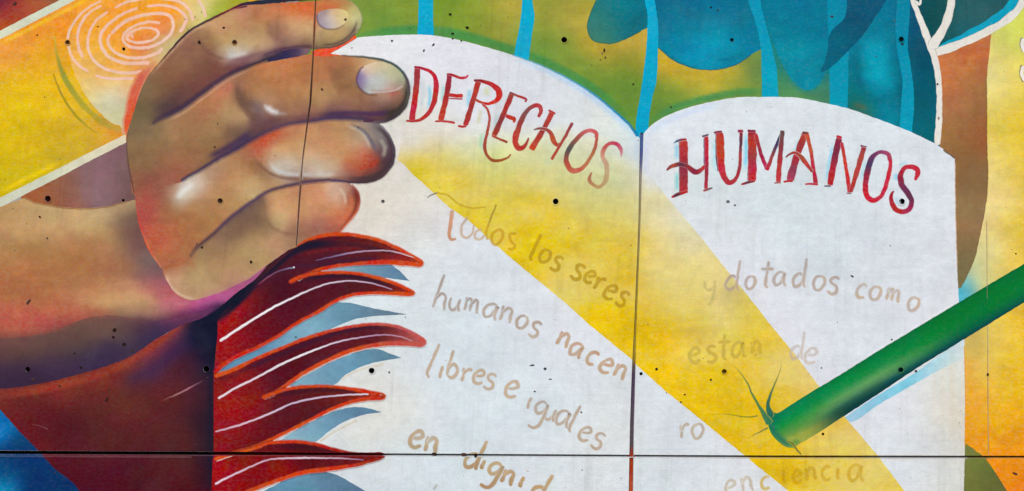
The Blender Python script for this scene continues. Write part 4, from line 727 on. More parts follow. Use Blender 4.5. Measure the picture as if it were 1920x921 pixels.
fB = field([(320, 234, 176, 132, 96), (269, 260, 146, 122, 86), (250, 280, 140, 112, 82), (245, 240, 130, 112, 84), (303, 286, 150, 116, 80), (340, 250, 168, 126, 88), (256, 320, 160, 110, 84), (300, 320, 160, 92, 76), (290, 300, 152, 110, 80), (340, 310, 164, 104, 82), (353, 236, 168, 124, 84), (404, 202, 182, 126, 90), (380, 205, 172, 118, 84), (421, 168, 196, 130, 96), (400, 185, 188, 124, 90), (431, 215, 190, 154, 110), (430, 195, 190, 144, 106), (404, 236, 176, 140, 96), (380, 250, 166, 128, 88), (454, 151, 160, 116, 90), (450, 175, 124, 92, 76), (454, 190, 124, 94, 76), (444, 165, 180, 134, 100), (462, 215, 196, 160, 116), (452, 228, 190, 156, 108), (437, 256, 142, 106, 86), (387, 270, 158, 116, 84), (350, 290, 164, 120, 86), (470, 200, 120, 90, 84), (478, 222, 112, 84, 88), (470, 150, 178, 124, 84), (480, 168, 190, 140, 98), (497, 141, 202, 136, 90), (530, 151, 196, 132, 86), (530, 118, 206, 132, 90), (555, 110, 206, 124, 84), (564, 135, 186, 118, 76), (590, 125, 196, 120, 84), (600, 145, 188, 130, 88), (570, 165, 190, 136, 92), (540, 180, 186, 126, 86), (630, 118, 186, 116, 84), (638, 150, 152, 114, 80), (650, 130, 158, 112, 80), (655, 170, 156, 118, 80), (668, 118, 186, 132, 84), (661, 150, 160, 116, 82), (620, 170, 190, 146, 98), (600, 180, 192, 148, 102), (700, 125, 206, 176, 134), (682, 190, 168, 118, 86), (716, 178, 186, 146, 126), (743, 182, 192, 122, 102), (735, 170, 200, 144, 124), (740, 130, 190, 168, 136), (750, 150, 160, 148, 120), (760, 160, 108, 112, 94), (755, 190, 130, 100, 84), (690, 205, 150, 112, 90), (650, 196, 168, 122, 94), (631, 195, 172, 124, 88), (590, 200, 182, 138, 100), (560, 200, 178, 132, 98), (530, 202, 160, 120, 94), (504, 192, 186, 140, 104), (483, 202, 132, 116, 124), (490, 218, 140, 112, 108), (520, 222, 132, 100, 94), (550, 216, 146, 108, 90), (581, 215, 130, 82, 86), (631, 216, 98, 64, 96), (699, 219, 102, 66, 76), (740, 208, 90, 70, 64), (480, 236, 116, 80, 84), (510, 234, 116, 74, 82), (450, 250, 110, 82, 84)], 6, 1.9, [
    ([(500, 200), (510, 209), (524, 212)], 6, 3, 12, (230, 236, 242), .85), ([(515, 212), (540, 214)], 4, 2, 6, (170, 168, 172), .5), ([(496, 196), (503, 206)], 5, 5, 6, (214, 210, 208), .7),
    ([(444, 152), (446, 172), (455, 194), (470, 215), (490, 228)], 8, 12, 9, (124, 92, 80), .7), ([(462, 150), (463, 172), (470, 190)], 1, 1, 6, (176, 132, 92), .4),
    ([(470, 236), (500, 232), (560, 221), (600, 217), (640, 214)], 12, 4, 10, (116, 84, 88), .5),
    (LINE_BC[2:], 4, 8, 7, (72, 50, 92), .9), ([(390, 296), (438, 272), (475, 248)], 6, 14, 10, (76, 58, 100), .75), ([(600, 216), (650, 212), (700, 214), (740, 210)], 5, 8, 7, (78, 52, 98), .7),
    ([(720, 218), (746, 206), (760, 188), (764, 160)], 8, 4, 6, (72, 66, 60), .85), ([(620, 120), (618, 140), (628, 164), (640, 182)], 1, 1, 5, (140, 96, 66), .35),
    ([(630, 124), (632, 150), (645, 176)], 18, 12, 8, (148, 108, 76), .5), ([(730, 178), (750, 172)], 6, 5, 8, (200, 104, 92), .55),
    ([(480, 128), (520, 118), (575, 112)], 3, 3, 7, (216, 130, 90), .6), ([(290, 236), (340, 214), (392, 176), (432, 148), (480, 126)], 2, 2, 4, (212, 170, 140), .65), ([(400, 190), (425, 170), (440, 158)], 10, 8, 14, (204, 124, 96), .4)])
FB = [(238, 262, 1), (246, 232), (262, 236), (286, 235), (303, 225), (333, 211), (363, 190), (390, 170), (431, 144), (455, 132), (480, 123), (530, 112), (575, 103), (610, 102), (642, 104), (689, 108), (722, 114), (744, 125), (758, 140), (766, 158), (766, 178), (760, 198), (746, 215), (722, 227), (700, 230), (660, 228), (625, 226), (581, 230), (547, 233), (514, 244), (480, 262), (438, 286), (404, 304), (370, 326), (345, 341), (300, 350), (252, 365), (244, 330), (238, 300)]
fingB = sheet("finger", FB, blend(deep(fB), 280, 60), 13, hand, 3.4, "middle finger stretched over the page with a broad pale nail")
fA = field([(266, 180, 136, 110, 80), (256, 215, 130, 112, 84), (286, 205, 122, 102, 78), (303, 168, 144, 106, 76), (285, 160, 150, 112, 86), (310, 130, 150, 106, 80), (337, 118, 152, 108, 82), (330, 150, 142, 98, 76), (360, 90, 150, 108, 86), (345, 85, 164, 120, 96), (370, 120, 140, 98, 82), (387, 67, 150, 112, 82), (375, 65, 172, 132, 96), (400, 90, 142, 102, 82), (404, 125, 144, 96, 80), (370, 150, 138, 92, 76), (337, 188, 106, 78, 74), (310, 205, 86, 64, 78), (360, 175, 120, 80, 76), (400, 145, 128, 84, 80), (397, 50, 196, 150, 106), (404, 75, 196, 156, 106), (395, 78, 170, 128, 90), (420, 40, 200, 152, 108), (437, 40, 198, 150, 104), (430, 60, 200, 158, 108), (415, 95, 200, 168, 130), (431, 104, 216, 208, 200), (445, 100, 210, 200, 186), (464, 96, 212, 194, 172), (455, 80, 196, 162, 118), (480, 82, 200, 164, 120), (420, 108, 180, 150, 130), (440, 112, 150, 112, 108), (464, 111, 132, 90, 96), (440, 125, 130, 84, 86), (480, 105, 160, 120, 112), (460, 20, 200, 136, 110), (480, 25, 190, 124, 82), (497, 34, 204, 140, 94), (510, 20, 206, 130, 92), (514, 60, 152, 112, 92), (522, 48, 160, 120, 92), (500, 75, 196, 152, 116), (480, 55, 190, 150, 106), (500, 92, 196, 160, 134), (530, 85, 150, 112, 104), (545, 72, 168, 134, 108), (547, 42, 206, 158, 108), (555, 58, 210, 172, 122), (570, 40, 206, 162, 112), (580, 60, 200, 162, 116), (564, 17, 226, 112, 72), (540, 15, 214, 116, 74), (585, 15, 220, 110, 72), (600, 12, 206, 130, 80), (620, 12, 204, 124, 78), (640, 8, 190, 140, 88), (575, 82, 140, 104, 86), (594, 72, 176, 150, 112), (610, 72, 196, 164, 116), (631, 67, 196, 162, 108), (648, 58, 200, 172, 116), (655, 34, 214, 196, 130), (668, 37, 206, 206, 150), (664, 20, 190, 180, 120), (672, 45, 170, 168, 124), (660, 62, 130, 112, 100), (640, 75, 150, 122, 88), (610, 84, 142, 112, 80)], 6, 1.9, [
    ([(425, 106), (445, 104), (466, 98)], 5, 4, 9, (222, 222, 222), .6), ([(372, 70), (384, 92), (404, 106), (425, 112)], 4, 4, 6, (130, 92, 76), .55), ([(430, 116), (460, 109), (500, 96), (540, 86)], 4, 4, 9, (136, 92, 104), .6),
    (LINE_AB[:7], 9, 7, 9, (62, 46, 86), .85), ([(480, 112), (520, 96), (560, 88), (600, 88)], 7, 3, 6, (84, 58, 86), .75), ([(505, 40), (508, 62), (524, 78), (550, 82)], 6, 8, 8, (150, 112, 96), .5), ([(526, 30), (530, 55), (550, 72)], 2, 3, 7, (200, 130, 90), .35),
    ([(600, 86), (630, 82), (650, 72), (664, 56), (670, 38)], 3, 3, 4, (92, 78, 76), .8), ([(540, 14), (575, 16), (592, 17)], 7, 5, 7, (232, 112, 64), .7), ([(602, 14), (630, 12), (640, 8)], 4, 3, 6, (216, 110, 70), .6),
    ([(281, 144), (303, 118), (325, 94), (348, 70), (370, 54), (400, 42)], 2, 2, 4, (218, 176, 146), .7), ([(262, 178), (252, 210), (244, 240)], 5, 5, 10, (124, 112, 86), .5)])
FA = [(246, 228, 1), (254, 200), (266, 165), (281, 138), (303, 114), (323, 92), (347, 67), (370, 50), (397, 37), (434, 19), (455, 12), (480, 9), (520, 6), (564, 4), (600, 1), (630, -4), (655, 2), (670, 14), (678, 32), (676, 48), (668, 63), (650, 77), (625, 87), (600, 91), (570, 93), (530, 102), (480, 122), (431, 144), (390, 171), (363, 191), (333, 212), (303, 226), (284, 236), (262, 239)]
fingA = sheet("finger", FA, blend(deep(fA), 262, 36), 14, hand, 3.4, "index finger along the top with a small nail and orange lit knuckle")
nA = field([(598, 30, 142, 128, 142), (604, 24, 170, 150, 140), (610, 40, 196, 180, 176), (622, 35, 204, 188, 178), (630, 25, 214, 176, 130), (640, 35, 216, 196, 140), (648, 30, 216, 200, 136), (615, 48, 180, 168, 176), (630, 46, 200, 182, 160), (605, 46, 150, 140, 156)], 4, 1.9)
sheet("fingernail", [(594, 30), (600, 22), (620, 17), (642, 18), (653, 25), (653, 36), (645, 45), (630, 52), (612, 53), (598, 48)], nA, 15, hand, 3)
nB = field([(676, 146, 110, 96, 146), (674, 155, 130, 110, 140), (684, 150, 176, 168, 190), (690, 135, 212, 184, 168), (700, 125, 214, 190, 160), (720, 122, 208, 196, 160), (700, 148, 196, 196, 200), (715, 150, 196, 200, 196), (735, 140, 192, 194, 160), (748, 140, 176, 180, 140), (752, 155, 150, 158, 140), (735, 160, 196, 182, 168), (715, 165, 194, 192, 190), (695, 166, 178, 180, 176), (730, 170, 192, 146, 136), (748, 166, 180, 130, 116)], 4, 1.9, [([(694, 168), (710, 172), (735, 170)], 3, 3, 5, (176, 130, 116), .5)])
sheet("fingernail", [(670, 148), (673, 134), (682, 125), (700, 118), (720, 117), (742, 125), (755, 137), (759, 152), (755, 166), (738, 171), (715, 174), (692, 175), (677, 167)], nB, 15, hand, 3)
sheet("orange_gap", [(583, 97, 1), (600, 91, 1), (625, 88), (650, 78), (664, 66), (668, 72), (655, 80), (638, 90), (619, 101, 1), (640, 104, 1), (612, 106, 1), (588, 105, 1)], lambda P: np.tile([232., 92, 62], (len(P), 1)), 15, hand, 4)
sheet("dark_gap", [(484, 117, 1), (505, 105), (530, 96), (555, 91), (583, 92, 1), (578, 100), (560, 106), (530, 111), (500, 117)], field([(500, 112, 44, 40, 84), (530, 103, 50, 44, 80), (555, 98, 70, 54, 84), (575, 96, 130, 100, 110)], 6), 15, hand, 4)
ribbons("nail_rim", [([(682, 125), (673, 134), (669, 150), (674, 165), (688, 176), (708, 180)], [1, 2, 2.6, 2.4, 2.2, 1], 0, [(120, 84, 80), (96, 70, 96), (92, 70, 90), (112, 80, 72), (140, 100, 80)], .9, 3.4),
    ([(594, 26), (595, 38), (601, 49), (614, 55), (632, 54), (646, 46)], [1.4, 2.4, 2.2, 2, 1.8, 1], 0, [(120, 96, 104), (110, 90, 96), (130, 108, 96), (150, 128, 96)], .85, 3.2),
    ([(690, 172), (715, 173), (740, 170), (754, 162)], 1.4, 1.2, (206, 196, 190), .6, 3)], 15.5, hand)
DK = (58, 48, 52)
ribbons("dark_outline", [([(464, 12), (434, 18), (397, 36), (370, 49), (347, 65), (323, 91), (303, 114), (292, 128)], [2.5, 3.5, 4, 4, 3.6, 3.4, 2.6, 1], 0, [(60, 30, 60), (120, 16, 44), (90, 40, 50), (66, 60, 60), (50, 42, 52), (40, 30, 40), (90, 50, 44), (140, 100, 74)], 1, 1.6),
    ([(430, 19), (455, 9), (480, 5), (520, 2), (560, -1), (600, -4)], [3, 6, 8, 7, 6, 6], 0, [(120, 20, 50), (40, 42, 60), (36, 44, 64), (56, 36, 40), (150, 60, 44)], 1, 1.6),
    ([(656, 0), (671, 14), (679, 32), (677, 48), (668, 63)], [1, 1.5, 2, 2.4, 2], 0, (140, 150, 100), 1, 1.6),
    ([(640, 104), (689, 108), (722, 114), (744, 125), (758, 140), (766, 158), (766, 178), (760, 198), (746, 214), (722, 227), (700, 230)], [1.6, 3, 4, 4, 4.4, 5, 6, 7, 8, 7, 4], 0, [(130, 84, 70), (96, 96, 90), (70, 76, 76), (66, 82, 80), (70, 90, 90), (84, 70, 80), (80, 80, 70), (62, 54, 56), (66, 52, 60), (110, 92, 100)], 1, 2.2),
    ([(590, 91), (625, 88), (650, 78), (667, 63)], [2, 2.4, 2.4, 1.6], 0, (88, 76, 72), 1, 1.6),
    ([(716, 236), (730, 255), (739, 280), (738, 300), (729, 318), (712, 333), (690, 341), (662, 342), (630, 339), (600, 342)], [3, 4, 5, 5, 6, 6, 5, 4, 4, 3], 0, [(140, 130, 140), (84, 78, 88), (70, 62, 70), (78, 58, 64), (70, 52, 60), (70, 50, 60), (84, 66, 96), (80, 60, 90)], 1, 2),
    ([(660, 346), (671, 360), (674, 378), (668, 398), (653, 418), (636, 437)], [2, 3, 4, 3.5, 2.5, 2], 0, [(170, 110, 100), (142, 66, 56), (190, 96, 76), (220, 120, 90), (220, 100, 76)], 1, 2.2),
    ([(244, 232), (238, 262), (240, 300), (246, 335), (252, 362)], [1.6, 1.6, 2, 2, 1.6], 0, [(120, 90, 80), (104, 78, 70), (90, 66, 62), (100, 60, 62)], 1, 1.6),
    ([(254, 370), (262, 420), (281, 470), (303, 502)], [1.4, 2, 2.4, 2], 0, [(170, 80, 76), (206, 84, 74), (222, 96, 72), (210, 130, 100)], 1, 2.2)], 16, hand)
ribbons("crease_line", [(LINE_AB[:8], [2, 5, 6, 5, 4, 4, 4, 5], 0, [(84, 64, 70), (66, 50, 80), (60, 46, 78), (74, 54, 80), (60, 46, 70), (46, 44, 60), (44, 44, 80)], 1, 6.5),
    (LINE_BC[:-1], [3, 4, 4.5, 6, 7, 7, 5, 4, 5, 5, 4], 0, [(64, 46, 90), (60, 46, 86), (64, 46, 96), (60, 46, 88), (66, 50, 88), (92, 56, 84), (84, 56, 86), (70, 48, 100), (66, 48, 100), (72, 56, 84)], 1, 7),
    (LINE_CD[:-2], [3, 4, 4.5, 5, 5, 4.5, 4.5, 4, 4, 3.5, 2], 0, [(96, 62, 62), (78, 52, 66), (74, 50, 92), (78, 54, 96), (84, 58, 96), (66, 46, 76), (74, 50, 92), (66, 46, 80)], 1, 6),
    ([(372, 456), (364, 468), (358, 484)], [3, 2, 1], 0, [(76, 54, 66), (110, 76, 70)], 1, 1.6)], 17, hand)
# red band behind the hand's back
ribbons("red_rim", [([(292, 112), (281, 128), (262, 152), (251, 180), (246, 206), (240, 232), (237, 252)], [2, 8, 16, 20, 20, 18, 10], 0, [(214, 150, 110), (206, 110, 90), (204, 96, 80), (214, 96, 74), (216, 84, 62), (218, 88, 56), (226, 110, 60)], [.5, .9, .9, .95, .95, .95, .9], 7)], 6, yb, lambda P: fp_col(P))

# ------------------------------------------------------------------ red feathers lapping over the left page
fred = field([(412, 612, 176, 34, 46), (430, 590, 170, 38, 50), (450, 575, 164, 40, 52), (425, 650, 168, 36, 46), (412, 680, 160, 40, 44), (415, 640, 176, 30, 44), (470, 560, 130, 34, 50), (480, 545, 116, 34, 52), (450, 630, 150, 34, 46), (480, 600, 112, 26, 46), (500, 560, 90, 26, 44), (520, 530, 76, 26, 46), (470, 640, 140, 30, 44), (500, 620, 104, 24, 44), (540, 590, 92, 24, 44), (540, 545, 74, 22, 42), (580, 560, 88, 26, 46), (620, 545, 86, 28, 46), (680, 540, 82, 30, 44), (740, 545, 130, 40, 40), (600, 470, 90, 30, 44), (650, 465, 100, 36, 46), (700, 462, 110, 36, 40), (560, 490, 84, 28, 50), (620, 490, 74, 28, 56), (680, 485, 84, 30, 52), (740, 482, 130, 44, 48), (780, 490, 170, 60, 54),
    (412, 720, 130, 34, 40), (412, 770, 170, 34, 46), (412, 730, 150, 40, 46), (430, 745, 166, 36, 44), (460, 720, 140, 36, 40), (480, 740, 130, 34, 44), (450, 780, 170, 34, 46), (500, 690, 104, 28, 44), (520, 720, 96, 26, 44), (560, 660, 90, 24, 42), (540, 690, 88, 24, 42), (620, 640, 88, 26, 46), (640, 625, 100, 34, 52), (690, 620, 86, 28, 46), (740, 625, 110, 36, 46), (780, 640, 196, 96, 100), (790, 645, 206, 110, 116),
    (412, 800, 160, 36, 46), (412, 830, 140, 32, 44), (440, 820, 150, 36, 46), (480, 810, 120, 30, 44), (480, 760, 150, 32, 44), (520, 790, 96, 26, 44), (540, 745, 110, 28, 44), (580, 750, 90, 30, 44), (560, 775, 88, 28, 44), (620, 745, 96, 32, 40), (680, 742, 150, 50, 40),
    (412, 870, 170, 30, 30), (410, 890, 170, 26, 30), (412, 910, 160, 26, 36), (450, 865, 160, 34, 32), (440, 900, 150, 24, 36), (480, 890, 130, 26, 40), (500, 880, 150, 24, 30), (540, 870, 150, 24, 34), (520, 840, 90, 26, 40), (580, 842, 80, 24, 36), (560, 850, 70, 18, 30), (600, 868, 110, 28, 36), (640, 862, 100, 30, 40), (680, 854, 130, 34, 40), (450, 845, 110, 30, 34), (430, 930, 160, 26, 36)], 7, 1.7)
NV = (30, 22, 44)
FN = [0]
def feather(pts, rim, line, dark, label):
    """one feather: red body, orange rim, fine white quill line"""
    col = lambda P: paint(P, np.clip(fred(P) * .93 - np.array([0, 4, 8]), 4, 250), dark)
    L0 = 18 + FN[0] * .8; FN[0] += 1
    f = sheet("red_feather", pts, col, L0, root, 3.6, label)
    rib = [(r, w, 0, [tuple(v * .93 for v in c_) for c_ in rc], 1, 2.6) for r, w, rc in rim]
    ribbons("orange_rim", rib, L0 + 5, f)
    ribbons("white_quill_line", [(l, [v * .84 for v in w], 0, c, o, 1.6) for l, w, c, o in line], L0 + 6, f, col)
    return f
OR = [(214, 76, 40), (222, 84, 44), (216, 70, 44), (206, 60, 44)]
WH = [(236, 226, 230), (240, 234, 238), (214, 196, 212), (180, 156, 186)]
feather([(408, 598, 1), (425, 580), (445, 562), (470, 540), (500, 513), (530, 486), (557, 464), (591, 446), (631, 437), (665, 438), (709, 448), (749, 465), (783, 483), (794, 494, 1), (786, 500, 1), (743, 496), (682, 497), (631, 501), (591, 511), (564, 522), (541, 533, 1), (520, 560), (470, 600), (408, 640, 1)],
    [([(556, 462), (575, 451), (602, 443), (631, 439), (665, 441), (709, 450), (749, 467), (780, 484), (791, 493), (786, 497), (760, 494), (720, 492), (682, 494), (631, 499), (591, 509), (564, 520), (543, 531)], [2, 5, 7, 7, 6, 6, 6, 6, 8, 9, 9, 8, 6, 6, 7, 7, 7], OR)],
    [([(592, 489), (630, 480), (660, 474), (709, 470), (743, 473), (776, 483)], [1.5, 3, 3.4, 2.6, 2.6, 1.2], [(96, 84, 130), (150, 130, 170), (190, 160, 190), (210, 186, 206), (236, 220, 224)], .9),
     ([(484, 534), (507, 517), (530, 506), (550, 502)], [1.5, 3, 2.6, 3], [(150, 60, 80), (150, 90, 120), (110, 90, 130), (150, 160, 190)], .85), ([(549, 501), (553, 502)], [5, 5], [(214, 210, 226)], 1)],
    [([(404, 600), (430, 575), (455, 552), (480, 526), (515, 497), (547, 472), (590, 459), (640, 457)], 22, 9, 8, (26, 22, 44), .96), ([(640, 457), (700, 466), (745, 476)], 8, 4, 5, (60, 24, 40), .8), ([(400, 606), (430, 581), (460, 553)], 5, 5, 6, (10, 20, 40), .8), ([(560, 478), (620, 468), (690, 464)], 4, 4, 6, (120, 36, 40), .6), ([(540, 500), (600, 496), (660, 488), (720, 483)], 5, 5, 7, (62, 26, 52), .7), ([(470, 545), (510, 520), (545, 510)], 8, 8, 16, (70, 26, 46), .5)],
    "topmost red feather, dark navy along its upper edge")
feather([(408, 628, 1), (470, 585), (520, 552), (541, 530, 1), (581, 515), (625, 509), (668, 511), (716, 521), (756, 535), (779, 550, 1), (769, 555, 1), (716, 553), (668, 555), (631, 567), (598, 587), (554, 611), (524, 631), (480, 656), (451, 666), (417, 686), (401, 702, 1)],
    [([(542, 530), (560, 521), (585, 514), (625, 511), (668, 513), (716, 523), (756, 538), (775, 549), (768, 552), (716, 550), (668, 552), (631, 564), (598, 584), (554, 608), (524, 629), (480, 653), (445, 668), (415, 687), (402, 702)], [7, 7, 6, 6, 6, 6, 6, 8, 6, 6, 6, 6, 6, 6, 6, 6, 7, 8, 8], OR)],
    [([(412, 640), (441, 621), (480, 596), (514, 576), (544, 561), (581, 544), (615, 532), (655, 527), (695, 531), (736, 543)], [5, 5.4, 5, 4.4, 4.4, 3.4, 3, 2.8, 2.6, 1.4], WH, 1), ([(540, 563), (545, 560)], [7, 6], [(240, 236, 240)], 1)],
    [([(560, 527), (610, 519), (660, 519), (705, 528), (745, 540)], 5, 5, 5, (44, 22, 44), .85), ([(560, 600), (600, 575), (640, 560), (700, 553)], 6, 4, 10, (110, 32, 44), .4)],
    "second red feather from the top, crossed by a long white line")
feather([(401, 706, 1), (438, 694), (480, 673), (530, 651), (581, 631), (631, 617), (682, 607), (715, 606), (743, 610), (766, 619), (791, 633), (800, 643, 1), (790, 650, 1), (749, 647), (699, 651), (655, 662), (615, 679), (574, 700), (547, 718), (524, 735), (489, 750, 1), (450, 770), (401, 795, 1)],
    [([(402, 706), (438, 693), (480, 673), (530, 652), (581, 632), (631, 618), (682, 609), (715, 608), (743, 612), (766, 621), (785, 632), (796, 642), (788, 647), (749, 644), (699, 648), (655, 659), (615, 676), (574, 697), (547, 715), (524, 732), (492, 747)], [8, 7, 6, 6, 6, 6, 6, 5, 5, 5, 6, 8, 9, 9, 8, 8, 8, 7, 7, 8, 8], [(222, 92, 40), (218, 80, 42), (214, 72, 40), (210, 72, 60), (206, 96, 96), (210, 90, 80), (216, 80, 44), (218, 82, 44), (222, 90, 50)])],
    [([(409, 748), (440, 729), (480, 709), (530, 682), (581, 660), (628, 643), (675, 633), (716, 628), (749, 631), (774, 640)], [4.4, 4.4, 4.4, 4.6, 4.4, 3.6, 3, 2.8, 2.6, 1.6], [(230, 214, 222), (224, 204, 216), (230, 220, 228), (240, 230, 238), (204, 184, 206), (180, 140, 170), (200, 150, 164)], 1)],
    [([(440, 702), (500, 676), (560, 651), (631, 626), (690, 614), (740, 618)], 5, 5, 6, (56, 24, 48), .8), ([(409, 712), (450, 702)], 6, 4, 6, (90, 30, 40), .7), ([(560, 694), (610, 670), (680, 650)], 4, 4, 7, (74, 20, 38), .6)],
    "middle red feather with a pale pink tip reaching furthest right")
feather([(401, 780, 1), (450, 762), (489, 748, 1), (530, 730), (574, 723), (625, 723), (668, 728), (702, 736), (724, 742, 1), (716, 748, 1), (682, 752), (648, 760), (608, 777), (564, 800), (520, 822), (480, 841), (438, 852), (401, 864, 1)],
    [([(492, 747), (530, 732), (574, 725), (625, 725), (668, 731), (702, 738), (720, 743), (714, 746), (682, 749), (648, 757), (608, 774), (564, 797), (520, 819), (480, 838), (438, 850), (402, 862)], [7, 6, 6, 5, 5, 8, 9, 8, 7, 6, 6, 6, 7, 7, 7, 7], [(220, 84, 44), (214, 74, 40), (216, 76, 40), (206, 60, 40), (214, 74, 40), (218, 78, 40), (220, 84, 42), (222, 96, 40)])],
    [([(404, 810), (425, 804), (450, 797), (480, 786), (514, 772), (547, 757), (591, 747), (642, 741), (692, 739)], [2.6, 4, 4, 4, 3.8, 3.6, 3.4, 3.2, 3], [(210, 170, 190), (222, 190, 206), (206, 184, 210), (200, 176, 200), (230, 214, 222)], 1)],
    [([(520, 742), (574, 733), (625, 732), (680, 738)], 5, 4, 6, (60, 22, 38), .75), ([(560, 790), (610, 766), (660, 752)], 4, 3, 8, (70, 20, 36), .6)],
    "fourth red feather, just above the level joint, with an orange tip")
feather([(399, 860, 1), (438, 850), (480, 838), (500, 829), (547, 825), (588, 829), (628, 841), (668, 848), (716, 848), (725, 853, 1), (718, 860, 1), (699, 866), (665, 877), (615, 883), (564, 890), (530, 901), (480, 920), (430, 943), (396, 965, 1)],
    [([(440, 851), (480, 840), (505, 831), (547, 828), (588, 832), (628, 843), (668, 851), (705, 851)], [5, 6, 6, 6, 6, 6, 5, 4], [(222, 100, 44), (218, 80, 40), (212, 70, 40), (170, 50, 36), (140, 34, 30)]),
     ([(722, 855), (712, 860), (695, 865), (665, 873), (615, 880), (564, 887), (530, 898), (480, 916), (430, 939)], [5, 6, 7, 8, 8, 7, 7, 8, 8], [(140, 30, 28), (214, 64, 40), (226, 80, 40), (214, 80, 44), (206, 74, 40)])],
    [([(403, 908), (430, 894), (480, 871), (504, 862), (528, 860), (560, 859), (598, 859), (648, 860), (684, 863)], [4.4, 4, 3.6, 3, 4, 4, 3.4, 3, 1.8], [(226, 206, 222), (216, 186, 206), (206, 170, 190), (222, 190, 204), (200, 170, 190), (150, 110, 140)], 1)],
    [([(520, 838), (570, 838), (620, 847), (680, 851)], 6, 5, 7, (60, 16, 30), .7)],
    "lowest red feather, split by the level joint, bright red at its base")
# ------------------------------------------------------------------ title lettering
LVL = 8
def letter(page, strokes, label=None, name="letter"):
    strokes = [(s[0], [q * 1.14 for q in s[1]] if isinstance(s[1], (list, tuple)) else s[1] * 1.14, s[2] * 1.14) + tuple(s[3:]) for s in strokes]
    return ribbons(name, strokes, LVL, page, page_under, label)
RD, RB, CR, BR, TN = (178, 44, 42), (150, 38, 60), (190, 36, 56), (140, 62, 36), (184, 134, 92)
DKR = (96, 40, 50); CY = (150, 212, 232); CY2 = (90, 190, 226); NVY = (60, 60, 96)
def c4(L, ox=760, oy=120, s=4.846): return [(ox + x / s, oy + y / s) for x, y in L]
D = lambda L: c4(L)
G = lambda L: c4(L, 950, 160, 4.386)
H = lambda L: c4(L, 1240, 230, 6.138)
J = lambda L: c4(L, 1460, 230, 5.118)
def sh(pts, w, c, o=.5, soft=4): return (pts, w * .7, w * .7, c, [0, o, o, o, 0], soft + 3)
letter(left_page, [sh(D([(215, 180), (225, 300), (200, 420)]), 4, CY2, .6), sh(D([(150, 90), (160, 280), (130, 440)]), 6, (196, 206, 212), .7, 6), sh(D([(60, 120), (40, 300), (20, 420)]), 4, (180, 190, 190), .5, 6),
    (D([(112, 30), (95, 260), (58, 515)]), [9.5, 9, 9], 0, [(160, 40, 60), (150, 56, 54), RD, CR, RD], .95, 1.2), (D([(82, 28), (150, 40), (220, 65), (268, 120), (280, 210), (262, 340), (215, 440), (140, 505), (70, 520), (8, 518)]), [3.5, 4, 5, 8, 9, 8, 7, 5, 4, 2.5], 0, [RB, CR, CR, RD, RD, RD, (170, 50, 50)], .95, 1.2)])
letter(left_page, [sh(D([(350, 180), (330, 360)]), 4, (130, 200, 200), .5), (D([(402, 95), (378, 270), (322, 520)]), [8, 9, 9], 0, [RB, (150, 40, 50), (176, 50, 44), (196, 60, 40)], .95, 1.2), (D([(375, 92), (440, 105), (500, 128), (555, 122), (570, 100)]), [3, 3.5, 4, 4, 2], 0, [RB, RD, (206, 40, 90)], .95, 1.2),
    (D([(395, 280), (450, 290), (522, 290)]), [5, 5.5, 6], 0, [RD, (200, 60, 40)], .95, 1.2), (D([(400, 315), (520, 320)]), 1.4, 1.8, RB, .9, 1), (D([(270, 522), (340, 520), (448, 535)]), [2.4, 3, 3.4], 0, [RD, (186, 60, 50)], .95, 1.2)])
letter(left_page, [sh(D([(590, 220), (565, 400)]), 6, (110, 200, 226), .6), sh(D([(690, 620), (680, 780)]), 3, (150, 206, 160), .6), sh(D([(740, 200), (740, 300)]), 10, (200, 206, 150), .6), sh(D([(690, 400), (655, 560)]), 6, (204, 200, 150), .6),
    (D([(665, 155), (610, 350), (545, 560)]), [9, 8, 8], 0, [(170, 60, 44), (176, 44, 44), (150, 50, 50), RD], .95, 1.2), (D([(625, 148), (690, 155), (770, 180), (835, 225), (855, 280), (825, 335), (760, 360), (700, 352), (635, 325)]), [3.5, 4, 6, 9, 9.5, 7, 4.5, 3.4, 3.4], 0, [(120, 40, 44), RD, (200, 50, 44), (206, 50, 40), (170, 60, 44)], .95, 1.2),
    (D([(480, 562), (520, 570), (555, 565)]), 3, 3.4, RD, .9, 1.1), (D([(700, 365), (745, 410), (765, 500), (745, 620), (722, 740), (740, 830), (800, 878), (870, 875), (930, 850), (960, 822)]), [3, 3.4, 3.6, 4, 4.6, 5, 4.6, 4, 3.4, 2], 0, [(180, 60, 44), (170, 70, 60), (160, 60, 50), (150, 66, 36), (160, 84, 44)], .92, 1.2)])
letter(left_page, [sh(D([(850, 450), (810, 580)]), 4, (170, 206, 200), .5), (D([(970, 270), (890, 460), (805, 655)]), [8, 8, 8], 0, [(150, 60, 50), (176, 50, 44), (130, 56, 54), (180, 56, 40)], .95, 1.2), (D([(945, 258), (1010, 285), (1100, 322), (1088, 350)]), [2.6, 3, 3.6, 2.4], 0, [(110, 50, 50), RD, RB], .92, 1.1),
    (D([(915, 470), (960, 490), (992, 500), (985, 535)]), [5, 6, 6, 3], 0, (186, 50, 44), .95, 1.2), (D([(785, 652), (850, 680), (930, 715)]), [3.4, 3.2, 3.6], 0, [(186, 60, 50), BR], .92, 1.1)])
letter(left_page, [(G([(262, 262), (284, 210), (268, 170), (222, 170), (165, 215), (120, 290), (85, 390), (70, 460), (95, 515), (140, 510), (175, 450), (182, 430)]), [4, 6, 6, 6, 7.5, 8, 8, 9, 9, 8, 5, 2], 0, [(170, 60, 60), (184, 56, 60), (120, 70, 70), (150, 60, 50), (190, 60, 50), (180, 66, 50), (150, 60, 60)], .95, 1.2)])
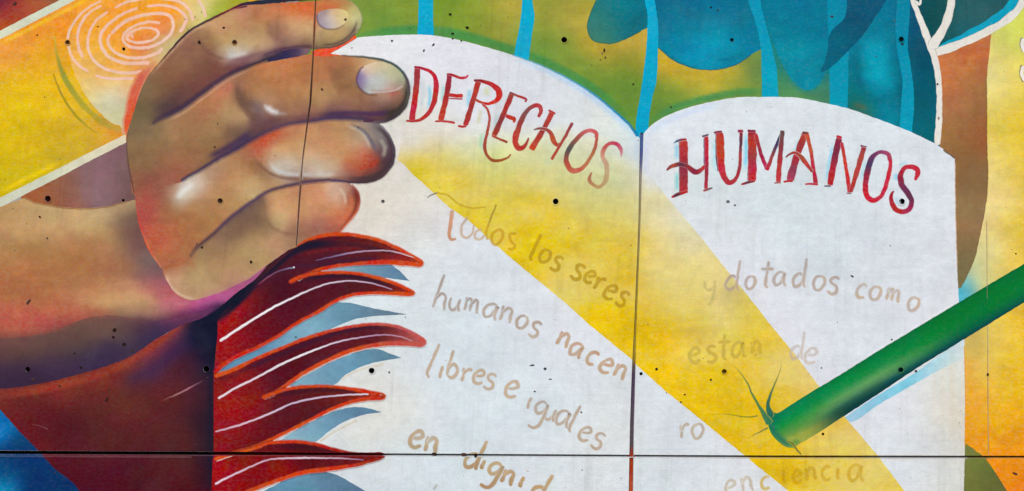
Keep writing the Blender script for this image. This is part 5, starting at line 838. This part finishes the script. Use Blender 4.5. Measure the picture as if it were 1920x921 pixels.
letter(left_page, [(G([(380, 215), (300, 370), (200, 530)]), [8.5, 7.5, 9.5], 0, [(190, 60, 54), (150, 60, 50), (196, 70, 50)], .95, 1.2), (G([(345, 205), (400, 235)]), 3, 3, RD, .95, 1.1), (G([(222, 368), (270, 355), (330, 365), (365, 400), (390, 465), (415, 495), (440, 478)]), [2, 4, 5, 6.5, 8, 7, 4], 0, [(120, 80, 70), (150, 60, 54), (184, 76, 54), (176, 60, 50)], .95, 1.2),
    (G([(540, 310), (480, 425), (430, 510), (368, 612)]), [4.5, 4, 4, 4.5], 0, [(140, 56, 66), (170, 60, 56), (176, 66, 50)], .95, 1.1)])
letter(left_page, [(G([(738, 440), (735, 395), (690, 372), (630, 392), (560, 460), (505, 545), (490, 620), (520, 690), (560, 705), (620, 685), (680, 610), (725, 520), (744, 430)]), [5, 5.5, 6, 6.5, 7, 7.5, 8.5, 8.5, 6.5, 5.5, 5, 4.4, 4], 0, [(190, 70, 70), (206, 96, 96), (150, 70, 66), (70, 70, 70), (176, 70, 60), (196, 96, 80), (184, 110, 76), (170, 90, 60), (176, 70, 66)], .92, 1.3)])
letter(left_page, [(G([(945, 590), (940, 530), (905, 485), (850, 480), (800, 525), (790, 590), (820, 650), (825, 720), (810, 790), (765, 835), (715, 820), (680, 775), (700, 715)]), [1.5, 6, 6.5, 6, 7, 7.4, 8, 8.4, 8, 6, 5, 6, 2], 0, [(206, 130, 130), (190, 60, 84), (190, 76, 76), (200, 140, 120), (186, 150, 116), (176, 140, 96), (176, 120, 84), (170, 90, 70)], [.7, .95, .9, .75, .75, .75, .8, .9], 1.6)])
letter(right_page, [sh(H([(178, 230), (180, 440)]), 7, (140, 206, 236), .8, 2.5), sh(H([(180, 560), (182, 800)]), 7, (120, 206, 206), .8, 2.5), (H([(212, 215), (214, 500), (214, 810)]), 3, 3, (66, 46, 66), .95, 1.4), (H([(255, 205), (258, 450), (255, 800)]), [12.5, 12.5, 13], 0, [(186, 50, 46), (176, 50, 50), (140, 44, 60), (150, 50, 60), (180, 46, 50)], .96, 1.2),
    (H([(140, 240), (180, 212), (230, 200), (292, 190)]), [1.5, 4, 4, 3], 0, [(130, 170, 190), (70, 90, 120), (150, 44, 56), RD], .95, 1.2), (H([(118, 862), (160, 840), (230, 815), (308, 795)]), [2.5, 5, 4.5, 3.5], 0, [CR, (70, 40, 50), RD, RD], .95, 1.2),
    (H([(60, 552), (95, 520), (150, 492), (215, 480), (290, 500), (350, 545), (400, 568), (450, 552), (490, 515), (535, 465)]), [2, 5, 6, 6, 6, 8, 8.5, 7, 5, 5], 0, [(110, 40, 50), (170, 70, 50), (90, 40, 56), (150, 44, 50), (130, 40, 60), (180, 50, 50), (196, 50, 60)], .95, 1.2),
    (H([(495, 175), (496, 480)]), 2.6, 2.6, NVY, .9, 1.4), (H([(518, 160), (522, 450), (514, 765)]), [6, 5.5, 5], 0, [(186, 40, 50), CR, (150, 44, 60), (176, 44, 60)], .95, 1.1), (H([(470, 160), (510, 152), (545, 138)]), 3, 2.5, (80, 50, 70), .9, 1.1), (H([(480, 785), (525, 770), (590, 752)]), [2.5, 3, 2], 0, [RD, (90, 90, 100)], .9, 1.1)])
letter(right_page, [sh(H([(610, 160), (612, 480), (650, 600)]), 5, (170, 220, 232), .7), (H([(632, 120), (636, 400), (655, 560)]), 3, 3, (66, 46, 76), .9, 1.4), (H([(672, 115), (682, 330), (694, 520), (725, 630), (770, 688), (825, 680), (875, 610), (905, 480), (912, 300), (918, 105)]), [12.5, 13, 12, 11, 8, 6, 5, 4.5, 4.5, 5], 0, [(180, 50, 50), (184, 64, 44), (184, 60, 46), (196, 44, 56), (176, 50, 60), (176, 46, 60), (150, 50, 66), (176, 60, 60), (80, 50, 70), (150, 44, 60)], .96, 1.2),
    (H([(605, 120), (650, 108), (700, 108)]), 3, 3, (130, 40, 60), .95, 1.1), (H([(880, 100), (945, 98)]), 4, 3.5, (150, 50, 70), .95, 1.1)])
letter(right_page, [sh(H([(978, 110), (975, 300), (965, 560)]), 6, (110, 206, 240), .85, 2), (H([(1005, 110), (1008, 400), (1000, 670)]), 3, 3, (60, 50, 66), .95, 1.4), (H([(1045, 100), (1048, 350), (1045, 675)]), [13.5, 13.5, 13], 0, [(150, 40, 50), (184, 60, 44), (150, 56, 60), (176, 46, 66), (190, 50, 60)], .96, 1.2), (H([(990, 98), (1085, 98)]), 4, 4, (130, 36, 56), .95, 1.1), (H([(920, 712), (990, 690), (1080, 672)]), [2.5, 4, 3.5], 0, [RD, (90, 40, 56), RD], .95, 1.1),
    (H([(1085, 130), (1150, 370), (1222, 540)]), [5.5, 5, 7], 0, [(180, 50, 44), (150, 40, 60), (190, 40, 80)], .95, 1.1), (H([(1215, 550), (1290, 350), (1395, 95)]), [6, 4.5, 4.5], 0, [CR, (150, 60, 60), (56, 50, 90), (76, 60, 60)], .95, 1.1),
    (H([(1395, 90), (1368, 380), (1345, 690)]), [7, 8.5, 8.5], 0, [(90, 70, 66), (130, 50, 60), (176, 50, 54), (190, 56, 60)], .95, 1.2), (H([(1300, 695), (1375, 690)]), 2, 2, (150, 60, 60), .8, 1.1)])
letter(right_page, [sh(J([(205, 150), (160, 280), (130, 380)]), 4, (140, 214, 214), .6), (J([(255, 105), (185, 290), (105, 560)]), [11, 10.5, 12], 0, [(184, 64, 44), (150, 50, 50), (176, 44, 50), (140, 60, 80), (170, 60, 80)], .96, 1.2), (J([(225, 98), (290, 108)]), 5, 4, (120, 50, 50), .95, 1.1), (J([(270, 110), (305, 250), (330, 420), (358, 590)]), [6, 5.5, 5.5, 7], 0, [(196, 70, 44), (186, 70, 50), CR, (170, 44, 60)], .95, 1.2),
    (J([(68, 335), (100, 305), (155, 290), (205, 320), (255, 380), (300, 440), (325, 475)]), [2, 4, 5, 6.5, 7.5, 6, 5], 0, [(110, 50, 60), (170, 56, 50), (160, 70, 50), (196, 60, 50), (150, 60, 50)], .95, 1.2), (J([(48, 572), (90, 562), (135, 560)]), 2.5, 4, RD, .95, 1.1), (J([(255, 590), (320, 590), (378, 592)]), 2, 3.5, (186, 46, 70), .95, 1.1)])
letter(right_page, [sh(J([(525, 190), (490, 360), (450, 570)]), 5, (140, 210, 236), .8, 2.5), (J([(580, 150), (535, 360), (492, 600)]), [10.5, 10, 9], 0, [(140, 40, 56), (120, 40, 66), (176, 44, 56), RD], .96, 1.2), (J([(552, 135), (608, 145)]), 4, 4, CR, .95, 1.1), (J([(605, 190), (635, 370), (685, 670)]), [4.5, 5, 7], 0, [(176, 50, 50), (206, 60, 50), (190, 50, 50)], .95, 1.2), (J([(820, 235), (760, 440), (690, 670)]), [7.5, 7.5, 6], 0, [(150, 50, 60), (184, 64, 56), (170, 44, 50)], .95, 1.2), (J([(785, 222), (845, 235)]), 3.5, 2, (130, 60, 70), .95, 1.1), (J([(435, 608), (500, 610)]), 2.5, 3, (90, 80, 100), .9, 1.1), (J([(650, 678), (700, 680)]), 2, 2, (110, 60, 70), .8, 1.1)])
letter(right_page, [sh(J([(835, 360), (795, 560)]), 5, (170, 216, 230), .7), (J([(1070, 370), (1055, 310), (1000, 282), (935, 300), (885, 360), (855, 460), (832, 590), (840, 690), (885, 742), (940, 740), (1000, 680), (1040, 560), (1070, 430), (1072, 360)]), [6, 6.5, 6, 8, 9, 9, 8, 8, 7.5, 6.5, 6, 6, 6, 5], 0, [(180, 50, 70), (160, 70, 110), (110, 50, 90), (70, 50, 90), (140, 40, 60), (180, 44, 56), (200, 40, 56), (190, 44, 60), (190, 44, 66), (206, 40, 60), (196, 50, 56), (190, 40, 60)], .96, 1.3)])
letter(right_page, [sh(J([(1135, 480), (1125, 560)]), 6, (120, 206, 240), .7), sh(J([(1150, 410), (1240, 385)]), 4, (150, 216, 226), .5), sh(J([(1130, 700), (1150, 800)]), 8, (170, 210, 230), .6), (J([(1310, 555), (1335, 490), (1330, 450), (1270, 425), (1205, 440), (1168, 510), (1185, 600), (1235, 670), (1275, 750), (1255, 825), (1195, 858), (1125, 832), (1082, 760), (1080, 700), (1105, 655)]), [3, 8, 8, 6.5, 7, 8.5, 9, 9, 8.5, 7.5, 7, 7.5, 8, 6, 2], 0, [(196, 44, 60), CR, (190, 44, 60), (150, 40, 60), (110, 44, 80), (90, 40, 66), (160, 40, 80), (180, 44, 50), (170, 36, 50), (150, 40, 50)], .96, 1.3)])

# ------------------------------------------------------------------ handwriting
GL = {  # single-line letters, x-height 1, baseline 0
 'a': [[(.82, .92), (.5, 1.0), (.15, .75), (.05, .35), (.25, .02), (.55, .2), (.8, .75), (.84, .95), (.8, .4), (.9, .08), (1.02, .02)]],
 'b': [[(.18, 2.0), (.12, 1.0), (.1, .1)], [(.12, .6), (.4, .98), (.75, .8), (.78, .35), (.5, .0), (.12, .1)]],
 'c': [[(.75, .85), (.5, 1.0), (.15, .7), (.08, .3), (.3, .0), (.7, .08)]],
 'd': [[(.78, .8), (.5, .95), (.15, .7), (.05, .3), (.25, .0), (.6, .15), (.82, .55)], [(.9, 2.05), (.84, 1.1), (.82, .3), (.95, .0)]],
 'e': [[(.12, .5), (.55, .58), (.78, .75), (.6, 1.0), (.3, .9), (.08, .5), (.15, .12), (.45, .0), (.8, .18)]],
 'g': [[(.8, .9), (.45, 1.0), (.1, .7), (.12, .3), (.4, .15), (.72, .45), (.82, .9), (.8, .2), (.72, -.55), (.4, -.85), (-.05, -.8)]],
 'h': [[(.18, 2.1), (.12, 1.0), (.05, .0)], [(.1, .55), (.4, .98), (.68, .85), (.72, .4), (.8, .0)]],
 'i': [[(.25, .95), (.2, .4), (.25, .0)], [(.3, 1.5), (.32, 1.42)]],
 'l': [[(.3, 2.0), (.15, 1.0), (.1, .2), (.3, .0)]],
 'm': [[(.05, 1.0), (.1, .5), (.08, .0)], [(.1, .6), (.3, .95), (.48, .85), (.5, .05)], [(.52, .6), (.75, .95), (.95, .85), (.97, .3), (1.05, .0)]],
 'n': [[(.05, 1.0), (.1, .5), (.08, .0)], [(.1, .55), (.4, .98), (.7, .85), (.72, .4), (.8, .0)]],
 'o': [[(.55, .98), (.2, .85), (.06, .45), (.25, .02), (.6, .08), (.82, .5), (.72, .88), (.5, .99)]],
 'r': [[(.05, 1.0), (.12, .5), (.1, .0)], [(.12, .5), (.3, .85), (.55, 1.0), (.75, .92)]],
 's': [[(.72, .9), (.45, 1.02), (.18, .85), (.25, .6), (.58, .42), (.62, .12), (.35, -.05), (.02, .08)]],
 't': [[(.4, 1.75), (.35, 1.0), (.32, .2), (.5, .0)], [(-.05, 1.2), (.8, 1.25)]],
 'u': [[(.05, .98), (.05, .4), (.25, .02), (.55, .12), (.75, .6)], [(.8, .98), (.76, .3), (.95, .0)]],
 'y': [[(.05, .95), (.1, .45), (.4, .3), (.75, .5)], [(.82, 1.0), (.76, .2), (.6, -.5), (.3, -.8)]]}
def hand_letter(page, ch, x, y, s, ang, ink, w=4.2, op=.85, sx=.97, slant=0.0):
    a = math.radians(ang); st = []; s = s * 1.07
    for L in GL[ch]:
        pts = []
        for gx, gy in L:
            gx = gx * sx + gy * slant + rng.normal() * .012; gy = gy + rng.normal() * .012
            pts.append((x + s * (gx * math.cos(a) + gy * math.sin(a)), y + s * (gx * math.sin(a) - gy * math.cos(a))))
        k = rng.random()
        st.append((pts, [w * .9, w * 1.3, w * 1.1, w * 1.45, w * .95], 0, ink, [op * (.75 + .25 * k), op, op * .9], 2.0))
    return ribbons("letter", st, LVL, page, page_under)
def word(page, chars, ink, **kw):
    for ch, x, y, s, ang in chars: hand_letter(page, ch, x, y, s, ang, ink, **kw)
GY = [(150, 134, 124), (164, 146, 134), (176, 158, 144)]; TA = [(176, 150, 122), (192, 164, 136), (184, 156, 130)]; OL = [(176, 140, 44), (184, 146, 40), (170, 134, 40)]
ribbons("letter", [([(800, 371), (810, 365), (820, 362)], 1.6, 3.2, (120, 110, 110), .8, 1.4), ([(820, 362), (841, 367), (859, 382), (883, 390), (911, 388)], [3, 2.4, 2, 2, 1.6], 0, (178, 134, 40), .55, 1.6), ([(848, 394), (845, 420), (842, 440), (846, 449), (855, 448)], [7, 7, 6.5, 6, 3.5], 0, [(200, 160, 136), (206, 146, 110), (200, 140, 104), (196, 140, 110)], .9, 1.8)], LVL, left_page, page_under)
ribbons("letter", [([(876, 408), (866, 424), (866, 440), (876, 446), (886, 436), (889, 422)], [4, 4.5, 4.5, 4, 3.5, 3], 0, [(180, 156, 140), (200, 170, 140), (196, 160, 130)], .8, 2)], LVL, left_page, page_under)
ribbons("letter", [([(903, 430), (893, 434), (891, 446), (900, 449), (911, 440)], 4, 4, [(200, 170, 140), (196, 164, 130)], .75, 2), ([(931, 384), (924, 400), (917, 418)], 2.6, 2.6, (150, 128, 60), .7, 1.4), ([(917, 418), (912, 436), (914, 450)], 3, 4, [(190, 150, 50), (196, 150, 60)], .7, 2)], LVL, left_page, page_under)
ribbons("letter", [([(936, 430), (924, 438), (922, 452), (930, 459), (940, 450), (943, 436), (936, 430)], 4.4, 4.4, (196, 150, 44), .7, 2)], LVL, left_page, page_under)
ribbons("letter", [([(968, 437), (956, 440), (958, 452), (966, 460), (960, 468), (952, 466)], 4, 3.6, (190, 144, 40), .6, 2.2)], LVL, left_page, page_under)
word(left_page, [('l', 990, 487, 25, 20), ('o', 1007, 488, 24, 22), ('s', 1030, 502, 25, 24)], OL, op=.75)
word(left_page, [('s', 1068, 518, 27, 26), ('e', 1092, 526, 22, 24), ('r', 1112, 540, 22, 24), ('e', 1128, 555, 26, 26), ('s', 1152, 568, 26, 26)], OL, op=.8, w=4.4)
word(left_page, [('h', 809, 576, 29, 17), ('u', 840, 579, 22, 14), ('m', 868, 582, 24, 14)], GY, w=4)
word(left_page, [('a', 903, 593, 27, 17), ('n', 935, 600, 26, 17), ('o', 965, 612, 24, 18), ('s', 989, 628, 27, 18)], [(164, 144, 128), (176, 156, 138), (186, 166, 146)], w=4.4)
word(left_page, [('n', 1042, 644, 24, 26), ('a', 1064, 662, 24, 27), ('c', 1096, 678, 24, 27), ('e', 1120, 693, 26, 27), ('n', 1148, 704, 24, 27)], [(184, 130, 96), (186, 158, 132), (184, 140, 100)], w=4.4)
word(left_page, [('l', 796, 706, 31, 17), ('i', 819, 708, 23, 15), ('b', 835, 706, 24, 12), ('r', 863, 715, 24, 12), ('e', 884, 717, 25, 14), ('s', 905, 726, 27, 16)], TA, w=4.6)
word(left_page, [('e', 943, 742, 29, 14)], TA, w=5)
word(left_page, [('i', 984, 765, 22, 18), ('g', 998, 776, 26, 20), ('u', 1018, 784, 22, 20), ('a', 1038, 793, 27, 20), ('l', 1063, 808, 25, 20), ('e', 1081, 822, 26, 22), ('s', 1106, 836, 28, 22)], [(170, 148, 130), (184, 162, 142), (178, 150, 124)], w=4.4)
word(left_page, [('e', 764, 836, 30, 14), ('n', 795, 845, 26, 14)], [(176, 156, 134), (184, 158, 124), (160, 130, 90)], w=6)
word(left_page, [('d', 868, 872, 27, 22), ('i', 898, 878, 18, 22), ('g', 911, 888, 26, 26), ('n', 938, 903, 24, 24), ('i', 969, 912, 22, 24), ('d', 992, 930, 25, 26)], [(186, 140, 84), (176, 146, 106), (160, 110, 60)], w=5)
ribbons("letter", [([(812, 919), (820, 908)], 4, 3, (160, 160, 150), .6, 2)], LVL, left_page, page_under)
word(right_page, [('y', 1320, 552, 24, 0)], (186, 172, 110), w=4.4, op=.55)
word(right_page, [('d', 1359, 543, 26, 4), ('o', 1396, 541, 23, 4), ('t', 1426, 539, 27, 4), ('a', 1449, 535, 24, 4), ('d', 1484, 537, 25, 5), ('o', 1522, 543, 26, 6), ('s', 1550, 548, 28, 8)], [(172, 152, 144), (180, 162, 152), (190, 164, 142)], w=4.4)
word(right_page, [('c', 1603, 556, 24, 12), ('o', 1627, 560, 25, 12), ('m', 1660, 562, 22, 14), ('o', 1698, 580, 25, 16)], [(190, 172, 156), (184, 168, 156), (196, 162, 130)], w=4.6)
word(right_page, [('e', 1292, 681, 26, -4), ('s', 1325, 679, 27, -6), ('t', 1348, 675, 26, 0), ('a', 1372, 671, 26, -4)], (190, 164, 74), w=4.4, op=.7)
word(right_page, [('n', 1408, 664, 22, 0)], (184, 156, 66), w=4.4, op=.5)
word(right_page, [('d', 1480, 672, 25, 6), ('e', 1506, 679, 27, 10)], [(190, 180, 176), (196, 176, 156)], w=4.4, op=.7)
word(right_page, [('r', 1276, 822, 24, -4), ('o', 1297, 823, 26, -4)], [(190, 170, 136), (170, 150, 130)], w=4.2, op=.75)
word(right_page, [('e', 1360, 930, 26, -8), ('n', 1392, 922, 24, -8)], [(196, 180, 150), (180, 160, 140)], w=4.2, op=.7)
word(right_page, [('c', 1428, 918, 22, -8), ('i', 1466, 906, 24, -8), ('e', 1486, 906, 22, -6), ('n', 1512, 902, 22, -6), ('c', 1540, 901, 24, -4), ('i', 1566, 900, 22, -2), ('a', 1590, 902, 28, 0)], (196, 154, 44), w=4.2, op=.6)

# ------------------------------------------------------------------ green pencil driven into the page
def pencil_col(P):
    A = np.array([1450., 806]); d = np.array([.8656, -.5007]); n = np.array([.5007, .8656])
    q = P - A; u = q @ d; v = q @ n                      # along the shaft / across it
    half = np.interp(u, [0, 60, 300, 560], [30, 34, 35, 36])
    k = np.clip(v / half, -1, 1)
    stops = np.array([-1, -.75, -.4, -.05, .3, .6, .85, 1])
    near = np.array([[40, 120, 84], [14, 128, 84], [10, 142, 84], [24, 150, 76], [64, 154, 70], [96, 156, 72], [132, 166, 74], [168, 176, 76]], float)
    midc = np.array([[8, 96, 56], [6, 122, 64], [8, 140, 66], [44, 148, 76], [104, 168, 96], [84, 140, 96], [20, 84, 84], [14, 64, 64]], float)
    far = np.array([[8, 100, 56], [6, 120, 52], [4, 124, 50], [6, 130, 54], [12, 122, 60], [8, 104, 70], [8, 74, 78], [20, 80, 66]], float)
    out = np.zeros((len(P), 3))
    for j in range(3):
        a, b, c = (np.interp(k, stops, m[:, j]) for m in (near, midc, far))
        t1 = np.clip((u - 40) / 110, 0, 1); t1 = t1 * t1 * (3 - 2 * t1); t2 = np.clip((u - 230) / 180, 0, 1)
        out[:, j] = (a * (1 - t1) + b * t1) * (1 - t2) + c * t2
    out = out * np.array([.92, .93, .95])
    return paint(P, out, [([(1442, 778), (1446, 800), (1462, 822), (1486, 840)], 8, 8, 9, (36, 112, 88), .85), ([(1448, 790), (1462, 782)], 10, 8, 14, (14, 112, 88), .6),
        ([(1560, 780), (1600, 752), (1660, 716)], 6, 8, 12, (44, 84, 60), .5), ([(1480, 836), (1500, 826)], 8, 6, 12, (80, 140, 70), .7), ([(1490, 768), (1560, 728), (1640, 680)], 4, 4, 10, (8, 132, 66), .5)])
PC = [(2330, 250, 1), (1920, 495), (1857, 532), (1797, 568), (1733, 606), (1642, 661), (1575, 703), (1507, 744), (1475, 764), (1458, 775), (1450, 772), (1444, 762, 1), (1440, 782), (1441, 800), (1447, 815), (1460, 829), (1475, 839), (1490, 840, 1), (1498, 833), (1521, 820), (1548, 803), (1575, 785), (1642, 742), (1709, 697), (1777, 655), (1844, 614), (1920, 567), (2330, 325, 1)]
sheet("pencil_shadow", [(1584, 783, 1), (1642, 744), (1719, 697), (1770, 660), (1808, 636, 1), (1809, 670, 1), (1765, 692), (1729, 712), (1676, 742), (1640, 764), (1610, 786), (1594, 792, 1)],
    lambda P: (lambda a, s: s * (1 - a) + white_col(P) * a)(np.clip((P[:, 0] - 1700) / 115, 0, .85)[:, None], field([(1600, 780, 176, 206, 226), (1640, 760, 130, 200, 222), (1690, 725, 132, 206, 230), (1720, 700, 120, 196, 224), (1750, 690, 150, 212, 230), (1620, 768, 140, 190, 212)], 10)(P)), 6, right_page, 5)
pen = sheet("painted_pencil", PC, pencil_col, 9, root, 4, "thick green pencil stabbing diagonally into the right page")
ribbons("pale_rim", [([(1590, 690), (1642, 658), (1733, 603), (1797, 565)], 1.2, 1.2, (236, 240, 242), .8, 1.6)], 10, pen)
CG = (70, 120, 74)
pu = page_under
ribbons("crack", [([(1374, 684), (1386, 697), (1400, 716), (1410, 738), (1421, 758), (1432, 776), (1444, 796)], [.8, 1.6, 2.4, 3.2, 4.4, 9, 15], 0, [(200, 180, 90), (130, 140, 70), (90, 120, 70), (76, 124, 78), (66, 122, 84), (40, 116, 88)], .95, 1.5)], 9, pen, pu)
ribbons("crack", [([(1466, 680), (1461, 700), (1452, 722), (1444, 742), (1440, 760), (1446, 784)], [.8, 1.6, 2.4, 4, 8, 13], 0, [(206, 180, 100), (150, 140, 76), (80, 110, 80), (44, 104, 88), (30, 100, 90)], .95, 1.5)], 9, pen, pu)
ribbons("crack", [([(1328, 778), (1355, 776), (1378, 779), (1400, 782), (1421, 780)], [.8, 1.2, 1.8, 2, 2.4], 0, [(210, 180, 50), (170, 160, 50), (120, 130, 50), (110, 126, 60)], .9, 1.2)], 9, pen, pu)
ribbons("crack", [([(1402, 822), (1420, 812), (1440, 802)], [1, 2, 3], 0, [(200, 170, 44), (130, 130, 60), (90, 120, 70)], .9, 1.3)], 9, pen, pu)
ribbons("crack", [([(1476, 826), (1486, 832), (1494, 843), (1502, 853)], [2, 3, 3, 2.4], 0, [(60, 110, 60), (90, 110, 60), (110, 110, 50)], .95, 1.3)], 10, pen, pu)

# pale stroke painting the light caught by the level joint's lower lip
ribbons("lip_highlight", [([(x, yat(H_JOINT, x) + 6.3) for x in range(-300, 400, 60)], 1.5, 1.5, (150, 120, 130), .35, 4)], 23, root)

# chamfered lips of the panels along the joints, and toned collars round the open holes
def chamfer(line, widths, side_, w, colf, par_lo, par_hi):
    L = spline(line, False, 10); ws = np.interp(L[:, 0] if line is H_JOINT else L[:, 1], [q[0] if line is H_JOINT else q[1] for q in line], widths)
    d = np.gradient(L, axis=0); nn = np.stack([-d[:, 1], d[:, 0]], 1); nn /= np.linalg.norm(nn, axis=1)[:, None]
    a = L + nn * (side_ * ws / 2)[:, None]; b = L + nn * (side_ * (ws / 2 - w))[:, None]
    par = L[:, 0] if line is H_JOINT else L[:, 1]; k = (par > par_lo) & (par < par_hi); a, b = a[k], b[k]; n = len(a)
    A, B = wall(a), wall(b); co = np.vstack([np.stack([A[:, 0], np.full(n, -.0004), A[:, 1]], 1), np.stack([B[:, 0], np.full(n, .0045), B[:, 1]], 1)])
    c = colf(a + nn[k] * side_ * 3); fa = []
    for i in range(n - 1): fa += [(i, i + 1, n + i + 1), (i, n + i + 1, n + i)]
    make_mesh("chamfer", co, orient(co, np.array(fa)), np.vstack([c, c * .9]), M_DARK, root)
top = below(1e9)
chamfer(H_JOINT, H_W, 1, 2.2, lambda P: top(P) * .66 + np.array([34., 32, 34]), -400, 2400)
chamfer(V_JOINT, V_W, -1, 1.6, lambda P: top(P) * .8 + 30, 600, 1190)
for own, rc, mm, h in COLLARS:
    ct = np.array([[h[0], h[1] - h[2] * 1.5]], float); c0 = top(ct)[0]; dk = c0 * .86 if h[2] < 5.3 else c0 * .9 + 24
    fa = np.array([f for i in range(mm) for f in ((i, (i + 1) % mm, mm + (i + 1) % mm), (i, mm + (i + 1) % mm, mm + i))])
    make_mesh("hole_collar", rc, orient(rc, fa), np.vstack([np.tile(c0, (mm, 1)), np.tile(dk, (mm, 1))]), M_PAINT, own)

# ------------------------------------------------------------------ pock marks, drips and chips in the surface
pits = [(28, 7, 4.6, 2.4, -35), (75, 407, 2.4, 2, 0), (54, 566, 6, 2.6, -50), (184, 50, 1.6, 1.3, 0), (70, 66, 1.6, 1.2, 0), (89, 447, 1.8, 1.5, 0), (403, 276, 2.2, 1.6, -30), (366, 32, 1, 1, 0), (420, 52, 2.4, 2, 0), (374, 80, 2.4, 4, -30), (408, 232, 1.5, 1.5, 0), (844, 27, 2.6, 2.2, 0), (876, 52, 3, 2.4, 10), (849, 63, 2.6, 2, 0), (849, 73, 2, 1.6, 0), (865, 77, 1.6, 1.2, 0), (813, 84, 3, 1.6, -50), (795, 95, 2.6, 1.4, -60), (660, 90, 1.4, 1.2, 0), (471, 492, 2.4, 3, 20), (648, 37, 2.4, 2.4, 0), (604, 168, 2, 2.4, 0),
    (233, 646, 3.6, 3, 0), (215, 619, 3, 3.6, 10), (213, 632, 2.4, 2.6, 0), (248, 658, 3, 2.2, 0), (152, 689, 2.8, 2, 0), (62, 712, 3.4, 2.4, 0), (112, 724, 2.4, 1.6, 0), (205, 731, 1.6, 2.4, 0), (194, 736, 1.6, 1.4, 0), (200, 750, 5, 2, -50), (140, 663, 1.8, 1.4, 0), (1133, 95, 1.6, 4, 0), (1135, 108, 1.4, 2.4, 0), (1126, 112, 1.4, 1.4, 0), (1129, 100, 1, 2, 0), (1187, 158, 2, 1.6, -40), (1258, 201, 1.6, 1.6, 0), (1346, 19, 1.6, 1.8, 0), (1333, 14, 1.6, 1.8, 0), (1560, 31, 3, 1.6, 0), (1231, 692, 2.4, 2.4, 0), (1333, 712, 2, 2, 0), (1277, 754, 2, 1.4, -20), (1284, 740, 2, 1.4, 0), (1717, 696, 2.6, 2.2, 0), (1598, 518, 3, 1.6, 20), (1672, 637, 2, 1.6, 0), (730, 698, 1.8, 1.8, 0), (998, 685, 5, 1.2, -5), (1032, 711, 3, 1, 0), (1003, 734, 1.6, 1.4, 0), (814, 851, 5, 2.6, 0), (870, 852, 5, 3, 0), (892, 854, 3.4, 3.6, 0), (1183, 460, 1, 1, 0), (1903, 888, 5, 1.6, 20), (1852, 702, 2, 3, 0), (1090, 773, 1.6, 1.6, 0), (379, 464, 3, 2, -40), (1692, 83, 3, 1.6, 0), (1378, 385, 1.6, 1.6, 0), (1375, 77, 1, 1, 0), (1540, 690, 1.4, 1.4, 0), (1760, 222, 1.4, 3, 0), (1758, 158, 2, 2, 0)]
for _ in range(230):
    x, y = rng.uniform(-200, 2100), rng.uniform(-150, 1080); r = rng.uniform(.55, 1.35) * (1.25 if rng.random() < .12 else 1)
    if 700 < x < 1800 and y > 120 and rng.random() < .6: continue
    pits.append((x, y, r, r * rng.uniform(.6, 1), rng.uniform(-60, 60)))
co, fa, cc = [], [], []
for x, y, a, b, ang in pits:
    n0 = len(co); m = 9; t = math.radians(ang)
    ring = []
    for k in range(m):
        q = 2 * math.pi * k / m; rr = 1 + rng.uniform(-.22, .22); ex, ey = a * math.cos(q) * rr, b * math.sin(q) * rr
        ring.append((x + ex * math.cos(t) - ey * math.sin(t), y + ex * math.sin(t) + ey * math.cos(t)))
    dark = np.array([46, 32, 28]) * rng.uniform(.6, 1.8) if a > 1.5 else np.array([96, 74, 60]) * rng.uniform(.7, 1.4)
    for (px, py) in ring + [(x, y)]:
        W = wall([(px, py)])[0]; co.append((W[0], -LIFT * 30, W[1])); cc.append(dark)
    fa += [(n0 + k, n0 + (k + 1) % m, n0 + m) for k in range(m)]
co = np.array(co); make_mesh("surface_pits", co, orient(co, np.array(fa)), np.array(cc), M_DARK, root, kind="stuff")
